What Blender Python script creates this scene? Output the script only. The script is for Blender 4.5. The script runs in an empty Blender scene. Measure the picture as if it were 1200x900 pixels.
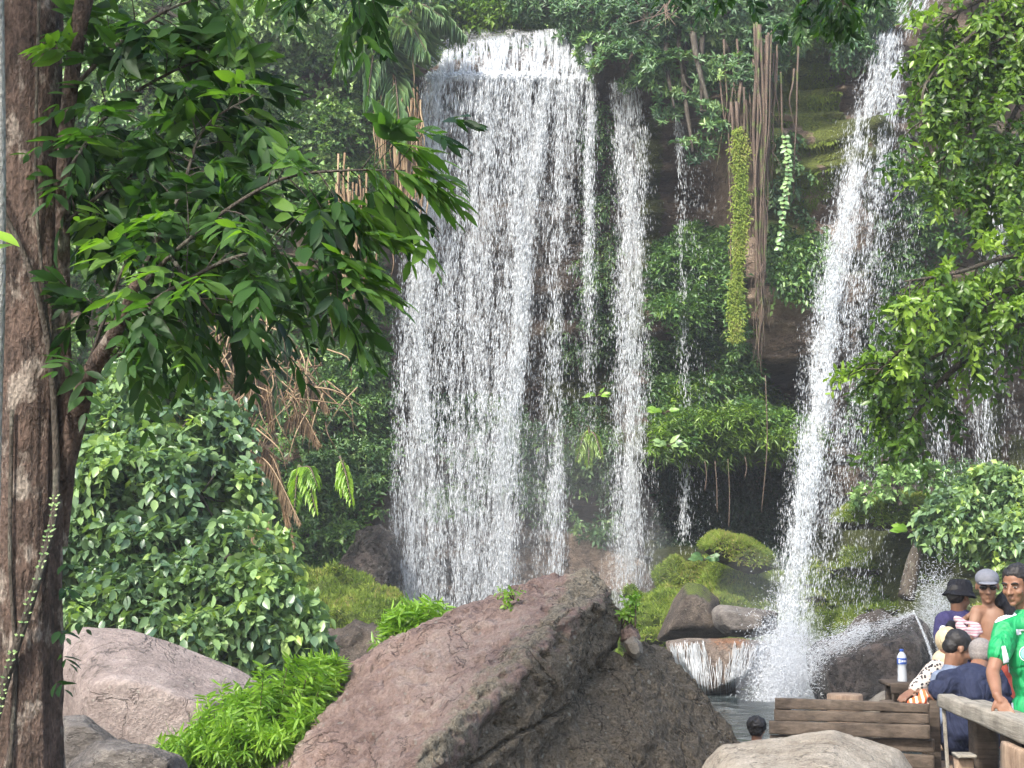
import bpy, bmesh, math, random
import numpy as np
from mathutils import Vector, Matrix
from mathutils.bvhtree import BVHTree

R = math.radians
rng = np.random.default_rng(11)
sc = bpy.context.scene
COL = sc.collection
FPX, TH, CAMZ = 1847.0, R(6.0), 1.7


def P(px, py, Y):
    """world point at distance Y (along +Y) seen at this place of the 1200x900 photo"""
    dx = (np.asarray(px, float) - 600) / FPX
    dy = (450 - np.asarray(py, float)) / FPX
    y = math.cos(TH) - dy * math.sin(TH)
    z = math.sin(TH) + dy * math.cos(TH)
    k = np.asarray(Y, float) / y
    return np.stack(np.broadcast_arrays(dx * k, np.asarray(Y, float) * 1.0 + 0 * k, z * k + CAMZ), -1)


def UV(p):
    """photo place of a world point (used only to design where things stand)"""
    p = np.asarray(p, float)
    y, z = p[..., 1], p[..., 2] - CAMZ
    f = y * math.cos(TH) + z * math.sin(TH)
    u = -y * math.sin(TH) + z * math.cos(TH)
    return 600 + FPX * p[..., 0] / f, 450 - FPX * u / f


# ------------------------------------------------------------------ noise
_T = np.random.default_rng(3).random((64, 64, 64))


def vnoise(p):
    p = np.asarray(p, float)
    i = np.floor(p).astype(np.int64)
    f = p - i
    f = f * f * (3 - 2 * f)
    i0 = i & 63
    i1 = (i + 1) & 63
    x0, y0, z0 = i0[..., 0], i0[..., 1], i0[..., 2]
    x1, y1, z1 = i1[..., 0], i1[..., 1], i1[..., 2]
    fx, fy, fz = f[..., 0], f[..., 1], f[..., 2]
    a = _T[x0, y0, z0] * (1 - fx) + _T[x1, y0, z0] * fx
    b = _T[x0, y1, z0] * (1 - fx) + _T[x1, y1, z0] * fx
    c = _T[x0, y0, z1] * (1 - fx) + _T[x1, y0, z1] * fx
    d = _T[x0, y1, z1] * (1 - fx) + _T[x1, y1, z1] * fx
    return (a * (1 - fy) + b * fy) * (1 - fz) + (c * (1 - fy) + d * fy) * fz


def fbm(p, s=1.0, octv=4, seed=0.0):
    p = np.asarray(p, float) * s + seed * 7.31 + 13.7
    v, a, t = 0, 1, 0
    for _ in range(octv):
        v = v + a * vnoise(p)
        t += a
        a *= .5
        p = p * 2.03 + 5.1
    return v / t          # 0..1, mean .5


def sst(a, b, x):
    t = np.clip((x - a) / (b - a), 0, 1)
    return t * t * (3 - 2 * t)


def box(x, a, b, s):
    return sst(a - s, a + s, x) * (1 - sst(b - s, b + s, x))


def nrm(v):
    v = np.asarray(v, float)
    return v / np.maximum(np.linalg.norm(v, axis=-1, keepdims=True), 1e-9)


# ------------------------------------------------------------------ objects
def tag(o, label=None, cat=None, group=None, kind=None):
    if label: o['label'] = label
    if cat: o['category'] = cat
    if group: o['group'] = group
    if kind: o['kind'] = kind
    return o


def empty(name, loc, label=None, cat=None, group=None, kind=None):
    o = bpy.data.objects.new(name, None)
    o.location = [float(c) for c in loc]
    o.empty_display_size = .2
    COL.objects.link(o)
    return tag(o, label, cat, group, kind)


WLOC = {}


def wloc(o):
    v = Vector((0, 0, 0))
    while o is not None:
        v = v + o.location
        o = o.parent
    return np.array(v)


def mesh_from(name, V, Fs, smooth=True, attrs=None):
    V = np.ascontiguousarray(V, dtype=np.float32)
    if isinstance(Fs, np.ndarray):
        Fs = [Fs]
    Fs = [np.asarray(f, np.int32) for f in Fs if len(f)]
    me = bpy.data.meshes.new(name)
    me.vertices.add(len(V))
    me.vertices.foreach_set('co', V.ravel())
    nl = sum(f.size for f in Fs)
    npoly = sum(len(f) for f in Fs)
    me.loops.add(nl)
    me.loops.foreach_set('vertex_index', np.concatenate([f.ravel() for f in Fs]))
    me.polygons.add(npoly)
    tot = np.concatenate([np.full(len(f), f.shape[1], np.int32) for f in Fs])
    st = np.concatenate([[0], np.cumsum(tot)[:-1]]).astype(np.int32)
    me.polygons.foreach_set('loop_start', st)
    me.polygons.foreach_set('use_smooth', np.full(npoly, smooth, bool))
    me.update(calc_edges=True)
    if attrs:
        for k, v in attrs.items():
            a = me.attributes.new(k, 'FLOAT', 'POINT')
            a.data.foreach_set('value', np.asarray(v, np.float32))
    return me


def mk(name, V, Fs, mat, parent=None, smooth=True, attrs=None, label=None, cat=None, group=None, kind=None):
    V = np.asarray(V, float)
    if parent is not None:
        org = np.zeros(3)
        V = V - wloc(parent)
    else:
        mn, mx = V.min(0), V.max(0)
        org = np.array([(mn[0] + mx[0]) / 2, (mn[1] + mx[1]) / 2, mn[2]])
        V = V - org
    me = mesh_from(name, V, Fs, smooth, attrs)
    for m in (mat if isinstance(mat, (list, tuple)) else [mat]):
        me.materials.append(m)
    o = bpy.data.objects.new(name, me)
    o.location = org
    COL.objects.link(o)
    if parent is not None:
        o.parent = parent
    return tag(o, label, cat, group, kind)


class MB:
    """collects triangles / quads"""
    def __init__(s):
        s.V, s.T, s.Q, s.n, s.A = [], [], [], 0, []

    def add(s, V, T=None, Q=None, a=0.0):
        V = np.asarray(V, float).reshape(-1, 3)
        if T is not None and len(T): s.T.append(np.asarray(T, np.int64) + s.n)
        if Q is not None and len(Q): s.Q.append(np.asarray(Q, np.int64) + s.n)
        s.V.append(V)
        s.A.append(np.broadcast_to(np.asarray(a, float), (len(V),)))
        s.n += len(V)
        return s

    def get(s):
        V = np.concatenate(s.V)
        Fs = []
        if s.T: Fs.append(np.concatenate(s.T))
        if s.Q: Fs.append(np.concatenate(s.Q))
        return V, Fs

    def build(s, name, mat, parent=None, smooth=True, **kw):
        V, Fs = s.get()
        return mk(name, V, Fs, mat, parent, smooth, attrs={'rnd': np.concatenate(s.A)}, **kw)


def ico(sub=2):
    bm = bmesh.new()
    bmesh.ops.create_icosphere(bm, subdivisions=sub, radius=1)
    V = np.array([v.co[:] for v in bm.verts])
    T = np.array([[v.index for v in f.verts] for f in bm.faces])
    bm.free()
    return V, T


_ICO = {k: ico(k) for k in (1, 2, 3, 4)}


def ell(mb, c, r, rot=None, sub=2):
    V, T = _ICO[sub]
    V = V * np.asarray(r, float)
    if rot is not None:
        V = V @ np.asarray(rot).T
    mb.add(V + np.asarray(c, float), T)
    return mb


def frames(path):
    path = np.asarray(path, float)
    t = nrm(np.gradient(path, axis=0))
    ref = np.array([0, 0, 1.0]) if abs(t[0][2]) < .8 else np.array([0, 1.0, 0])
    n = nrm(np.cross(t[0], ref))
    N = [n]
    for i in range(1, len(t)):
        n = N[-1] - t[i] * np.dot(N[-1], t[i])
        N.append(nrm(n))
    N = np.array(N)
    return t, N, np.cross(t, N)


def tube(mb, path, rad, sides=6, a=0.0, cap=True):
    path = np.asarray(path, float)
    m = len(path)
    rad = np.broadcast_to(np.asarray(rad, float), (m,))
    t, N, B = frames(path)
    ph = np.arange(sides) / sides * 2 * np.pi
    ring = path[:, None] + rad[:, None, None] * (N[:, None] * np.cos(ph)[None, :, None] + B[:, None] * np.sin(ph)[None, :, None])
    V = ring.reshape(-1, 3)
    i = np.arange(m - 1)[:, None] * sides
    j = np.arange(sides)[None]
    jn = (j + 1) % sides
    Q = np.stack([i + j, i + jn, i + jn + sides, i + j + sides], -1).reshape(-1, 4)
    T = []
    if cap:
        V = np.concatenate([V, path[:1], path[-1:]])
        c0, c1 = m * sides, m * sides + 1
        jj = np.arange(sides)
        T = np.concatenate([np.stack([jj * 0 + c0, (jj + 1) % sides, jj], -1),
                            np.stack([jj * 0 + c1, (m - 1) * sides + jj, (m - 1) * sides + (jj + 1) % sides], -1)])
    mb.add(V, T, Q, a)
    return mb


def capsule(mb, p0, r0, p1, r1, sides=12):
    p0, p1 = np.asarray(p0, float), np.asarray(p1, float)
    tube(mb, [p0, p0 * .5 + p1 * .5, p1], [r0, (r0 + r1) / 2, r1], sides)
    ell(mb, p0, [r0] * 3, None, 2)
    ell(mb, p1, [r1] * 3, None, 2)
    return mb


def smooth_path(pts, n=24):
    pts = np.asarray(pts, float)
    m = len(pts)
    if m == 2:
        t = np.linspace(0, 1, n)[:, None]
        return pts[0] * (1 - t) + pts[1] * t
    ext = np.concatenate([[2 * pts[0] - pts[1]], pts, [2 * pts[-1] - pts[-2]]])
    out = []
    for u in np.linspace(0, m - 1 - 1e-6, n):
        i = int(u)
        t = u - i
        p0, p1, p2, p3 = ext[i], ext[i + 1], ext[i + 2], ext[i + 3]
        out.append(.5 * ((2 * p1) + (-p0 + p2) * t + (2 * p0 - 5 * p1 + 4 * p2 - p3) * t * t + (-p0 + 3 * p1 - 3 * p2 + p3) * t ** 3))
    return np.array(out)


def obox(mb, c, half, rot=None, jit=0.0, bev=.006, a=0.0):
    """bevelled box"""
    bm = bmesh.new()
    bmesh.ops.create_cube(bm, size=2)
    for v in bm.verts:
        v.co = Vector([v.co[i] * half[i] for i in range(3)])
    b = min(bev, min(half) * .45)
    bmesh.ops.bevel(bm, geom=list(bm.edges), offset=b, segments=2, profile=.5, affect='EDGES')
    bmesh.ops.triangulate(bm, faces=bm.faces)
    bm.verts.ensure_lookup_table()
    V = np.array([v.co[:] for v in bm.verts])
    T = np.array([[v.index for v in f.verts] for f in bm.faces])
    bm.free()
    if rot is not None:
        V = V @ np.asarray(rot).T
    mb.add(V + np.asarray(c, float), T, None, a)
    return mb


def basis(fwd, up=(0, 0, 1)):
    """columns right, fwd, up"""
    f = nrm(fwd)
    r = nrm(np.cross(f, up))
    u = np.cross(r, f)
    return np.stack([r, f, u], 1)


def remesh(mb, voxel, smooth=3, fac=.5):
    V, Fs = mb.get()
    me = mesh_from('tmp', V, Fs)
    o = bpy.data.objects.new('tmp', me)
    COL.objects.link(o)
    m = o.modifiers.new('r', 'REMESH')
    m.mode = 'VOXEL'
    m.voxel_size = voxel
    m.adaptivity = 0
    if smooth:
        s = o.modifiers.new('s', 'SMOOTH')
        s.factor = fac
        s.iterations = smooth
    dg = bpy.context.evaluated_depsgraph_get()
    dg.update()
    ev = o.evaluated_get(dg).to_mesh()
    nv = len(ev.vertices)
    V = np.empty(nv * 3, np.float32); ev.vertices.foreach_get('co', V)
    N = np.empty(nv * 3, np.float32); ev.vertices.foreach_get('normal', N)
    lt = np.empty(len(ev.polygons), np.int32); ev.polygons.foreach_get('loop_total', lt)
    li = np.empty(len(ev.loops), np.int32); ev.loops.foreach_get('vertex_index', li)
    st = np.concatenate([[0], np.cumsum(lt)[:-1]])
    Fo = []
    for k in (3, 4):
        s_ = st[lt == k]
        if len(s_):
            Fo.append(li[s_[:, None] + np.arange(k)])
    o.evaluated_get(dg).to_mesh_clear()
    bpy.data.objects.remove(o)
    bpy.data.meshes.remove(me)
    return V.reshape(-1, 3).astype(float), N.reshape(-1, 3).astype(float), Fo


def hull(mb, pts):
    bm = bmesh.new()
    for p in pts:
        bm.verts.new([float(c) for c in p])
    r = bmesh.ops.convex_hull(bm, input=bm.verts)
    dead = list({e for e in r['geom_interior'] + r['geom_unused'] if isinstance(e, bmesh.types.BMVert)})
    if dead:
        bmesh.ops.delete(bm, geom=dead, context='VERTS')
    bmesh.ops.triangulate(bm, faces=bm.faces)
    bm.normal_update()
    bm.verts.ensure_lookup_table()
    bm.verts.index_update()
    mb.add([v.co[:] for v in bm.verts], [[v.index for v in f.verts] for f in bm.faces])
    bm.free()
    return mb


# ------------------------------------------------------------------ leaves
def leaves(mb, pos, d, up, L, W, near=False, rnd=None, fold=.25, droop=.15):
    pos = np.asarray(pos, float)
    n = len(pos)
    if n == 0: return
    d = nrm(d)
    s = nrm(np.cross(d, up))
    u = np.cross(s, d)
    L = np.broadcast_to(L, (n,))[:, None]
    W = np.broadcast_to(W, (n,))[:, None]
    rnd = rng.random(n) if rnd is None else rnd
    if not near:
        V = np.stack([pos, pos + d * L * .45 + s * W * .5 + u * W * fold,
                      pos + d * L - u * L * droop, pos + d * L * .45 - s * W * .5 + u * W * fold], 1)
        T = np.array([[0, 1, 2], [0, 2, 3]])
    else:
        def q(t, w, k=0):
            return pos + d * L * t + s * W * w * .5 + u * (abs(w) * W * fold * .5) - u * L * droop * t * t
        V = np.stack([q(0, 0), q(.22, .78), q(.55, 1.0), q(.82, .55), q(1.02, 0), q(.82, -.55), q(.55, -1.0), q(.22, -.78),
                      q(.22, 0), q(.55, 0), q(.82, 0)], 1)
        T = np.array([[0, 1, 8], [0, 8, 7], [8, 1, 2], [8, 2, 9], [8, 9, 6], [8, 6, 7], [9, 2, 3], [9, 3, 10], [9, 10, 5], [9, 5, 6],
                      [10, 3, 4], [10, 4, 5]])
    k = V.shape[1]
    F = (T[None] + (np.arange(n) * k)[:, None, None]).reshape(-1, 3)
    mb.add(V.reshape(-1, 3), F, None, np.repeat(rnd, k))


def sprigs(mb, c, ax, nl, ln, L, W, style='pinnate', near=False, droop=.3, bright=None, jit=.35, spread=.9):
    """c,ax (N,3): every sprig carries nl leaves"""
    c = np.asarray(c, float); N = len(c)
    if N == 0: return
    ax = nrm(ax)
    up = np.tile([0, 0, 1.0], (N, 1)) + rng.normal(0, .25, (N, 3))
    S = nrm(np.cross(ax, up)); U = np.cross(S, ax)
    base = rng.random(N) if bright is None else bright
    ln = np.broadcast_to(ln, (N,))
    P_, D_, U_, R_, L_ = [], [], [], [], []
    for k in range(nl):
        if style == 'pinnate':
            last = k == nl - 1 and nl % 2 == 1
            t = (k // 2 + 1) / ((nl + 1) // 2)
            sg = 0 if last else (1 if k % 2 else -1)
            pp = c + ax * (ln * t)[:, None] - np.array([0, 0, 1.0]) * (ln * droop * t * t)[:, None]
            dd = ax * (.6 + .4 * t) + S * sg * spread + np.array([0, 0, -1.0]) * droop * (.6 + .8 * t)
            uu = U
            ll = (.75 + .5 * math.sin(math.pi * min(1, t * .9 + .1))) * np.ones(N)
        elif style == 'alt':
            t = (k + .5) / nl
            ph = k * 2.4 + rng.random(N) * .6
            pp = c + ax * (ln * t)[:, None] - np.array([0, 0, 1.0]) * (ln * droop * t * t)[:, None]
            dd = ax * .55 + (S * np.cos(ph)[:, None] + U * np.sin(ph)[:, None]) * spread + np.array([0, 0, -1.0]) * droop
            uu = U + ax * .3
            ll = np.ones(N)
        else:  # whorl
            ph = k / nl * 6.283 + rng.random(N) * .7
            tl = rng.uniform(.1, .9, N)
            pp = c + ax * (ln * .3)[:, None]
            dd = ax * tl[:, None] + (S * np.cos(ph)[:, None] + U * np.sin(ph)[:, None]) * spread + np.array([0, 0, -1.0]) * droop
            uu = ax
            ll = np.ones(N)
        dd = nrm(dd) + rng.normal(0, jit, (N, 3)) * .6
        uu = uu + rng.normal(0, jit, (N, 3))
        P_.append(pp); D_.append(dd); U_.append(uu)
        R_.append(np.clip(base + rng.normal(0, .12, N), 0, 1))
        L_.append(ll * rng.uniform(.7, 1.2, N))
    lf = np.concatenate(L_)
    leaves(mb, np.concatenate(P_), np.concatenate(D_), np.concatenate(U_), L * lf, W * lf, near, np.concatenate(R_))


def in_poly(px, py, poly):
    poly = np.asarray(poly, float)
    x0, y0 = poly[:, 0], poly[:, 1]
    x1, y1 = np.roll(x0, -1), np.roll(y0, -1)
    r = np.zeros(len(px), bool)
    for a, b, c, d in zip(x0, y0, x1, y1):
        if b == d: continue
        hit = ((b > py) != (d > py)) & (px < (c - a) * (py - b) / (d - b) + a)
        r ^= hit
    return r


def sample_poly(poly, n, rough=8, seed=1.0):
    poly = np.asarray(poly, float)
    mn, mx = poly.min(0) - rough, poly.max(0) + rough
    out = []
    got = 0
    while got < n:
        p = rng.uniform(mn, mx, (n * 2, 2))
        w = np.stack([p[:, 0], p[:, 1], p[:, 0] * 0], -1)
        q = p + rough * 2 * np.stack([fbm(w, .03, 3, seed) - .5, fbm(w, .03, 3, seed + 5) - .5], -1)
        k = in_poly(q[:, 0], q[:, 1], poly)
        out.append(p[k]); got += k.sum()
    return np.concatenate(out)[:n]


def sprays(center_mb, pts):
    pass


# ------------------------------------------------------------------ materials
def newmat(name):
    m = bpy.data.materials.new(name)
    m.use_nodes = True
    nt = m.node_tree
    nt.nodes.clear()
    out = nt.nodes.new('ShaderNodeOutputMaterial')
    return m, nt, out


def nd(nt, typ, ins=None, **kw):
    n = nt.nodes.new('ShaderNode' + typ)
    for k, v in kw.items():
        setattr(n, k, v)
    if ins:
        for k, v in ins.items():
            if hasattr(v, 'is_linked') or isinstance(v, bpy.types.NodeSocket):
                nt.links.new(v, n.inputs[k])
            else:
                n.inputs[k].default_value = v
    return n


def ramp(nt, fac, stops, interp='LINEAR'):
    r = nt.nodes.new('ShaderNodeValToRGB')
    r.color_ramp.interpolation = interp
    while len(r.color_ramp.elements) < len(stops):
        r.color_ramp.elements.new(.5)
    for e, (p, c) in zip(r.color_ramp.elements, stops):
        e.position = p
        e.color = (*c, 1) if len(c) == 3 else c
    if fac is not None:
        nt.links.new(fac, r.inputs[0])
    return r


def g3(v): return (v, v, v)


def leaf_mat(name, cols, rough=.42, trans=.3, tcol=(1.5, 1.6, .5), spec=.5):
    m, nt, out = newmat(name)
    at = nd(nt, 'Attribute', attribute_name='rnd')
    n = len(cols)
    rp = ramp(nt, at.outputs['Fac'], [(i / (n - 1), c) for i, c in enumerate(cols)])
    pb = nd(nt, 'BsdfPrincipled', {'Base Color': rp.outputs[0], 'Roughness': rough, 'Specular IOR Level': spec})
    tc = nd(nt, 'Mix', data_type='RGBA', blend_type='MULTIPLY')
    tc.inputs[0].default_value = 1
    nt.links.new(rp.outputs[0], tc.inputs[6])
    tc.inputs[7].default_value = (*tcol, 1)
    tr = nd(nt, 'BsdfTranslucent', {'Color': tc.outputs[2]})
    mx = nd(nt, 'MixShader', {0: trans, 1: pb.outputs[0], 2: tr.outputs[0]})
    nt.links.new(mx.outputs[0], out.inputs[0])
    return m


def rock_mat(name, cols, scale=1.0, bump=.5, rough=.85, spec=.25, attr_cols=None, lichen=.0, strata=0.0, pits=0.0, wet=0.0, lich_col=(.42, .42, .36), attr2=None):
    """cols: three base colours; attr_cols: colour mixed in by the vertex value 'msk' (moss, stain, painted shade and light)"""
    m, nt, out = newmat(name)
    tc = nd(nt, 'TexCoord')
    mp = nd(nt, 'Mapping', {'Vector': tc.outputs['Object']})
    mp.inputs['Scale'].default_value = (scale, scale, scale * (1 + strata))
    n1 = nd(nt, 'TexNoise', {'Vector': mp.outputs[0], 'Scale': 1.1, 'Detail': 8, 'Roughness': .62})
    n2 = nd(nt, 'TexNoise', {'Vector': mp.outputs[0], 'Scale': 7.0, 'Detail': 8, 'Roughness': .7})
    n3 = nd(nt, 'TexNoise', {'Vector': mp.outputs[0], 'Scale': 42.0, 'Detail': 4, 'Roughness': .7})
    mixf = nd(nt, 'Math', {0: n1.outputs[0], 1: n2.outputs[0]}, operation='ADD')
    mf2 = nd(nt, 'MapRange', {0: mixf.outputs[0], 1: .78, 2: 1.22})
    rp = ramp(nt, mf2.outputs[0], [(0, cols[0]), (.5, cols[1]), (1, cols[2])])
    col = rp.outputs[0]
    if attr_cols:
        at = nd(nt, 'Attribute', attribute_name='msk')
        # feathered by the noise
        ad = nd(nt, 'Math', {0: n2.outputs[0], 1: -.5}, operation='ADD')
        a2 = nd(nt, 'Math', {0: ad.outputs[0], 1: 1.6, 2: at.outputs['Fac']}, operation='MULTIPLY_ADD')
        mr = nd(nt, 'MapRange', {0: a2.outputs[0], 1: .35, 2: .65})
        r2 = ramp(nt, n3.outputs[0], [(.3, attr_cols[0]), (.7, attr_cols[1])])
        mx = nd(nt, 'Mix', data_type='RGBA')
        nt.links.new(mr.outputs[0], mx.inputs[0])
        nt.links.new(col, mx.inputs[6]); nt.links.new(r2.outputs[0], mx.inputs[7])
        col = mx.outputs[2]
    if attr2:
        at = nd(nt, 'Attribute', attribute_name='msk2')
        ad = nd(nt, 'Math', {0: n2.outputs[0], 1: -.5}, operation='ADD')
        a2 = nd(nt, 'Math', {0: ad.outputs[0], 1: 2.4, 2: at.outputs['Fac']}, operation='MULTIPLY_ADD')
        mr = nd(nt, 'MapRange', {0: a2.outputs[0], 1: .3, 2: .7})
        r2 = ramp(nt, n3.outputs[0], [(.3, attr2[0]), (.7, attr2[1])])
        mx = nd(nt, 'Mix', data_type='RGBA')
        nt.links.new(mr.outputs[0], mx.inputs[0])
        nt.links.new(col, mx.inputs[6]); nt.links.new(r2.outputs[0], mx.inputs[7])
        col = mx.outputs[2]
    if lichen > 0:
        vo = nd(nt, 'TexVoronoi', {'Vector': mp.outputs[0], 'Scale': 13.0, 'Randomness': 1.0})
        nn = nd(nt, 'Math', {0: n2.outputs[0], 1: .9, 2: vo.outputs['Distance']}, operation='MULTIPLY_ADD')
        ml = nd(nt, 'MapRange', {0: nn.outputs[0], 1: .62, 2: .50, 3: 0, 4: lichen})
        mx = nd(nt, 'Mix', data_type='RGBA')
        nt.links.new(ml.outputs[0], mx.inputs[0]); nt.links.new(col, mx.inputs[6]); mx.inputs[7].default_value = (*lich_col, 1)
        col = mx.outputs[2]
    # fine speckle
    sp = nd(nt, 'MapRange', {0: n3.outputs[0], 1: .3, 2: .7, 3: .72, 4: 1.28})
    # cracks and seams
    nc = nd(nt, 'TexNoise', {'Vector': mp.outputs[0], 'Scale': 1.7, 'Detail': 5, 'Roughness': .55, 'Distortion': .6})
    c1 = nd(nt, 'Math', {0: nc.outputs[0], 1: -.5}, operation='ADD')
    c2 = nd(nt, 'Math', {0: c1.outputs[0]}, operation='ABSOLUTE')
    ck = nd(nt, 'MapRange', {0: c2.outputs[0], 1: .0, 2: .010, 3: 0, 4: 1})
    cv = nd(nt, 'MapRange', {0: ck.outputs[0], 1: 0, 2: 1, 3: .45, 4: 1})
    sp = nd(nt, 'Math', {0: sp.outputs[0], 1: cv.outputs[0]}, operation='MULTIPLY')
    wa = nd(nt, 'Attribute', attribute_name='wet')
    wm = nd(nt, 'MapRange', {0: wa.outputs['Fac'], 1: 0, 2: 1, 3: 1, 4: .42})
    vm = nd(nt, 'Math', {0: sp.outputs[0], 1: wm.outputs[0]}, operation='MULTIPLY')
    hs = nd(nt, 'HueSaturation', {'Color': col, 'Value': vm.outputs[0]})
    col = hs.outputs[0]
    h = nd(nt, 'Math', {0: n2.outputs[0], 1: 1.6, 2: n3.outputs[0]}, operation='MULTIPLY_ADD')
    hc = nd(nt, 'Math', {0: ck.outputs[0], 1: .5, 2: h.outputs[0]}, operation='MULTIPLY_ADD')
    hh = hc.outputs[0]
    if pits > 0:
        vp = nd(nt, 'TexVoronoi', {'Vector': mp.outputs[0], 'Scale': 5.5})
        pr = nd(nt, 'MapRange', {0: vp.outputs['Distance'], 1: .12, 2: .34, 3: -pits, 4: 0})
        pa = nd(nt, 'Math', {0: hh, 1: pr.outputs[0]}, operation='ADD')
        hh = pa.outputs[0]
    bp = nd(nt, 'Bump', {'Strength': bump, 'Distance': .09 / scale, 'Height': hh})
    rr = nd(nt, 'MapRange', {0: n2.outputs[0], 1: .35, 2: .65, 3: rough - .12 - wet * .3, 4: rough})
    pb = nd(nt, 'BsdfPrincipled', {'Base Color': col, 'Roughness': rr.outputs[0], 'Specular IOR Level': spec, 'Normal': bp.outputs[0]})
    nt.links.new(pb.outputs[0], out.inputs[0])
    return m


def bark_mat(name, c1, c2, c3, scale=6.0, stretch=.22, patch=.35, bump=.8):
    m, nt, out = newmat(name)
    tc = nd(nt, 'TexCoord')
    mp = nd(nt, 'Mapping', {'Vector': tc.outputs['Object']})
    mp.inputs['Scale'].default_value = (scale, scale, scale * stretch)
    n1 = nd(nt, 'TexNoise', {'Vector': mp.outputs[0], 'Scale': 2.5, 'Detail': 8, 'Roughness': .7})
    mp2 = nd(nt, 'Mapping', {'Vector': tc.outputs['Object']})
    mp2.inputs['Scale'].default_value = (scale, scale, scale * .5)
    n2 = nd(nt, 'TexNoise', {'Vector': mp2.outputs[0], 'Scale': 1.3, 'Detail': 6, 'Roughness': .65})
    n3 = nd(nt, 'TexNoise', {'Vector': mp2.outputs[0], 'Scale': 14, 'Detail': 5})
    rp = ramp(nt, n1.outputs[0], [(.32, c1), (.6, c2)])
    pm = nd(nt, 'MapRange', {0: n2.outputs[0], 1: .54, 2: .62, 3: 0, 4: patch})
    mx = nd(nt, 'Mix', data_type='RGBA')
    nt.links.new(pm.outputs[0], mx.inputs[0]); nt.links.new(rp.outputs[0], mx.inputs[6]); mx.inputs[7].default_value = (*c3, 1)
    sp = nd(nt, 'MapRange', {0: n3.outputs[0], 1: .3, 2: .7, 3: .6, 4: 1.4})
    hs = nd(nt, 'HueSaturation', {'Color': mx.outputs[2], 'Value': sp.outputs[0]})
    hh = nd(nt, 'Math', {0: n1.outputs[0], 1: 1.5, 2: n3.outputs[0]}, operation='MULTIPLY_ADD')
    bp = nd(nt, 'Bump', {'Strength': bump, 'Distance': .03, 'Height': hh.outputs[0]})
    pb = nd(nt, 'BsdfPrincipled', {'Base Color': hs.outputs[0], 'Roughness': .85, 'Specular IOR Level': .25, 'Normal': bp.outputs[0]})
    nt.links.new(pb.outputs[0], out.inputs[0])
    return m


def wood_mat(name, c1, c2, scale=5.0, axis=0):
    m, nt, out = newmat(name)
    tc = nd(nt, 'TexCoord')
    mp = nd(nt, 'Mapping', {'Vector': tc.outputs['Object']})
    s = [scale * 6] * 3
    s[axis] = scale * .5
    mp.inputs['Scale'].default_value = s
    n1 = nd(nt, 'TexNoise', {'Vector': mp.outputs[0], 'Scale': 1.5, 'Detail': 8, 'Roughness': .7})
    n2 = nd(nt, 'TexNoise', {'Vector': tc.outputs['Object'], 'Scale': 5, 'Detail': 6, 'Roughness': .7})
    ad = nd(nt, 'Math', {0: n1.outputs[0], 1: n2.outputs[0]}, operation='ADD')
    mr = nd(nt, 'MapRange', {0: ad.outputs[0], 1: .75, 2: 1.25})
    rp = ramp(nt, mr.outputs[0], [(0, c1), (1, c2)])
    bp = nd(nt, 'Bump', {'Strength': .7, 'Distance': .01, 'Height': n1.outputs[0]})
    pb = nd(nt, 'BsdfPrincipled', {'Base Color': rp.outputs[0], 'Roughness': .8, 'Specular IOR Level': .25, 'Normal': bp.outputs[0]})
    nt.links.new(pb.outputs[0], out.inputs[0])
    return m


def plain_mat(name, c, rough=.7, spec=.3, var=.15, nscale=30, bump=.15, folds=0.0):
    m, nt, out = newmat(name)
    tc = nd(nt, 'TexCoord')
    n = nd(nt, 'TexNoise', {'Vector': tc.outputs['Object'], 'Scale': nscale, 'Detail': 4, 'Roughness': .6})
    sp = nd(nt, 'MapRange', {0: n.outputs[0], 1: .3, 2: .7, 3: 1 - var, 4: 1 + var})
    hs = nd(nt, 'HueSaturation', {'Color': (*c, 1), 'Value': sp.outputs[0]})
    bp = nd(nt, 'Bump', {'Strength': bump, 'Distance': .01, 'Height': n.outputs[0]})
    nrm_ = bp.outputs[0]
    if folds:
        mp = nd(nt, 'Mapping', {'Vector': tc.outputs['Object']}); mp.inputs['Rotation'].default_value = (.4, .7, .2); mp.inputs['Scale'].default_value = (9, 9, 4)
        nf = nd(nt, 'TexNoise', {'Vector': mp.outputs[0], 'Scale': 1.0, 'Detail': 3, 'Roughness': .5, 'Distortion': 1.6})
        b2 = nd(nt, 'Bump', {'Strength': folds, 'Distance': .05, 'Height': nf.outputs[0], 'Normal': nrm_})
        nrm_ = b2.outputs[0]
    pb = nd(nt, 'BsdfPrincipled', {'Base Color': hs.outputs[0], 'Roughness': rough, 'Specular IOR Level': spec, 'Normal': nrm_})
    nt.links.new(pb.outputs[0], out.inputs[0])
    return m


def water_drop_mat(name, col=(.84, .87, .90), tr=.4):
    m, nt, out = newmat(name)
    pb = nd(nt, 'BsdfPrincipled', {'Base Color': (*col, 1), 'Roughness': .25, 'Specular IOR Level': .6})
    tl = nd(nt, 'BsdfTranslucent', {'Color': (*col, 1)})
    mx = nd(nt, 'MixShader', {0: tr, 1: pb.outputs[0], 2: tl.outputs[0]})
    nt.links.new(mx.outputs[0], out.inputs[0])
    return m
EXPO = 1.5
HAZE = 0.0012
# ================================================================== camera, light
cam = bpy.data.cameras.new('camera')
cam.sensor_width = 36
cam.lens = 36 * FPX / 1200
cam.clip_end = 2000
camo = bpy.data.objects.new('camera', cam)
camo.location = (0, 0, CAMZ)
camo.rotation_euler = (R(90) + TH, 0, 0)
COL.objects.link(camo)
sc.camera = camo

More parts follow.
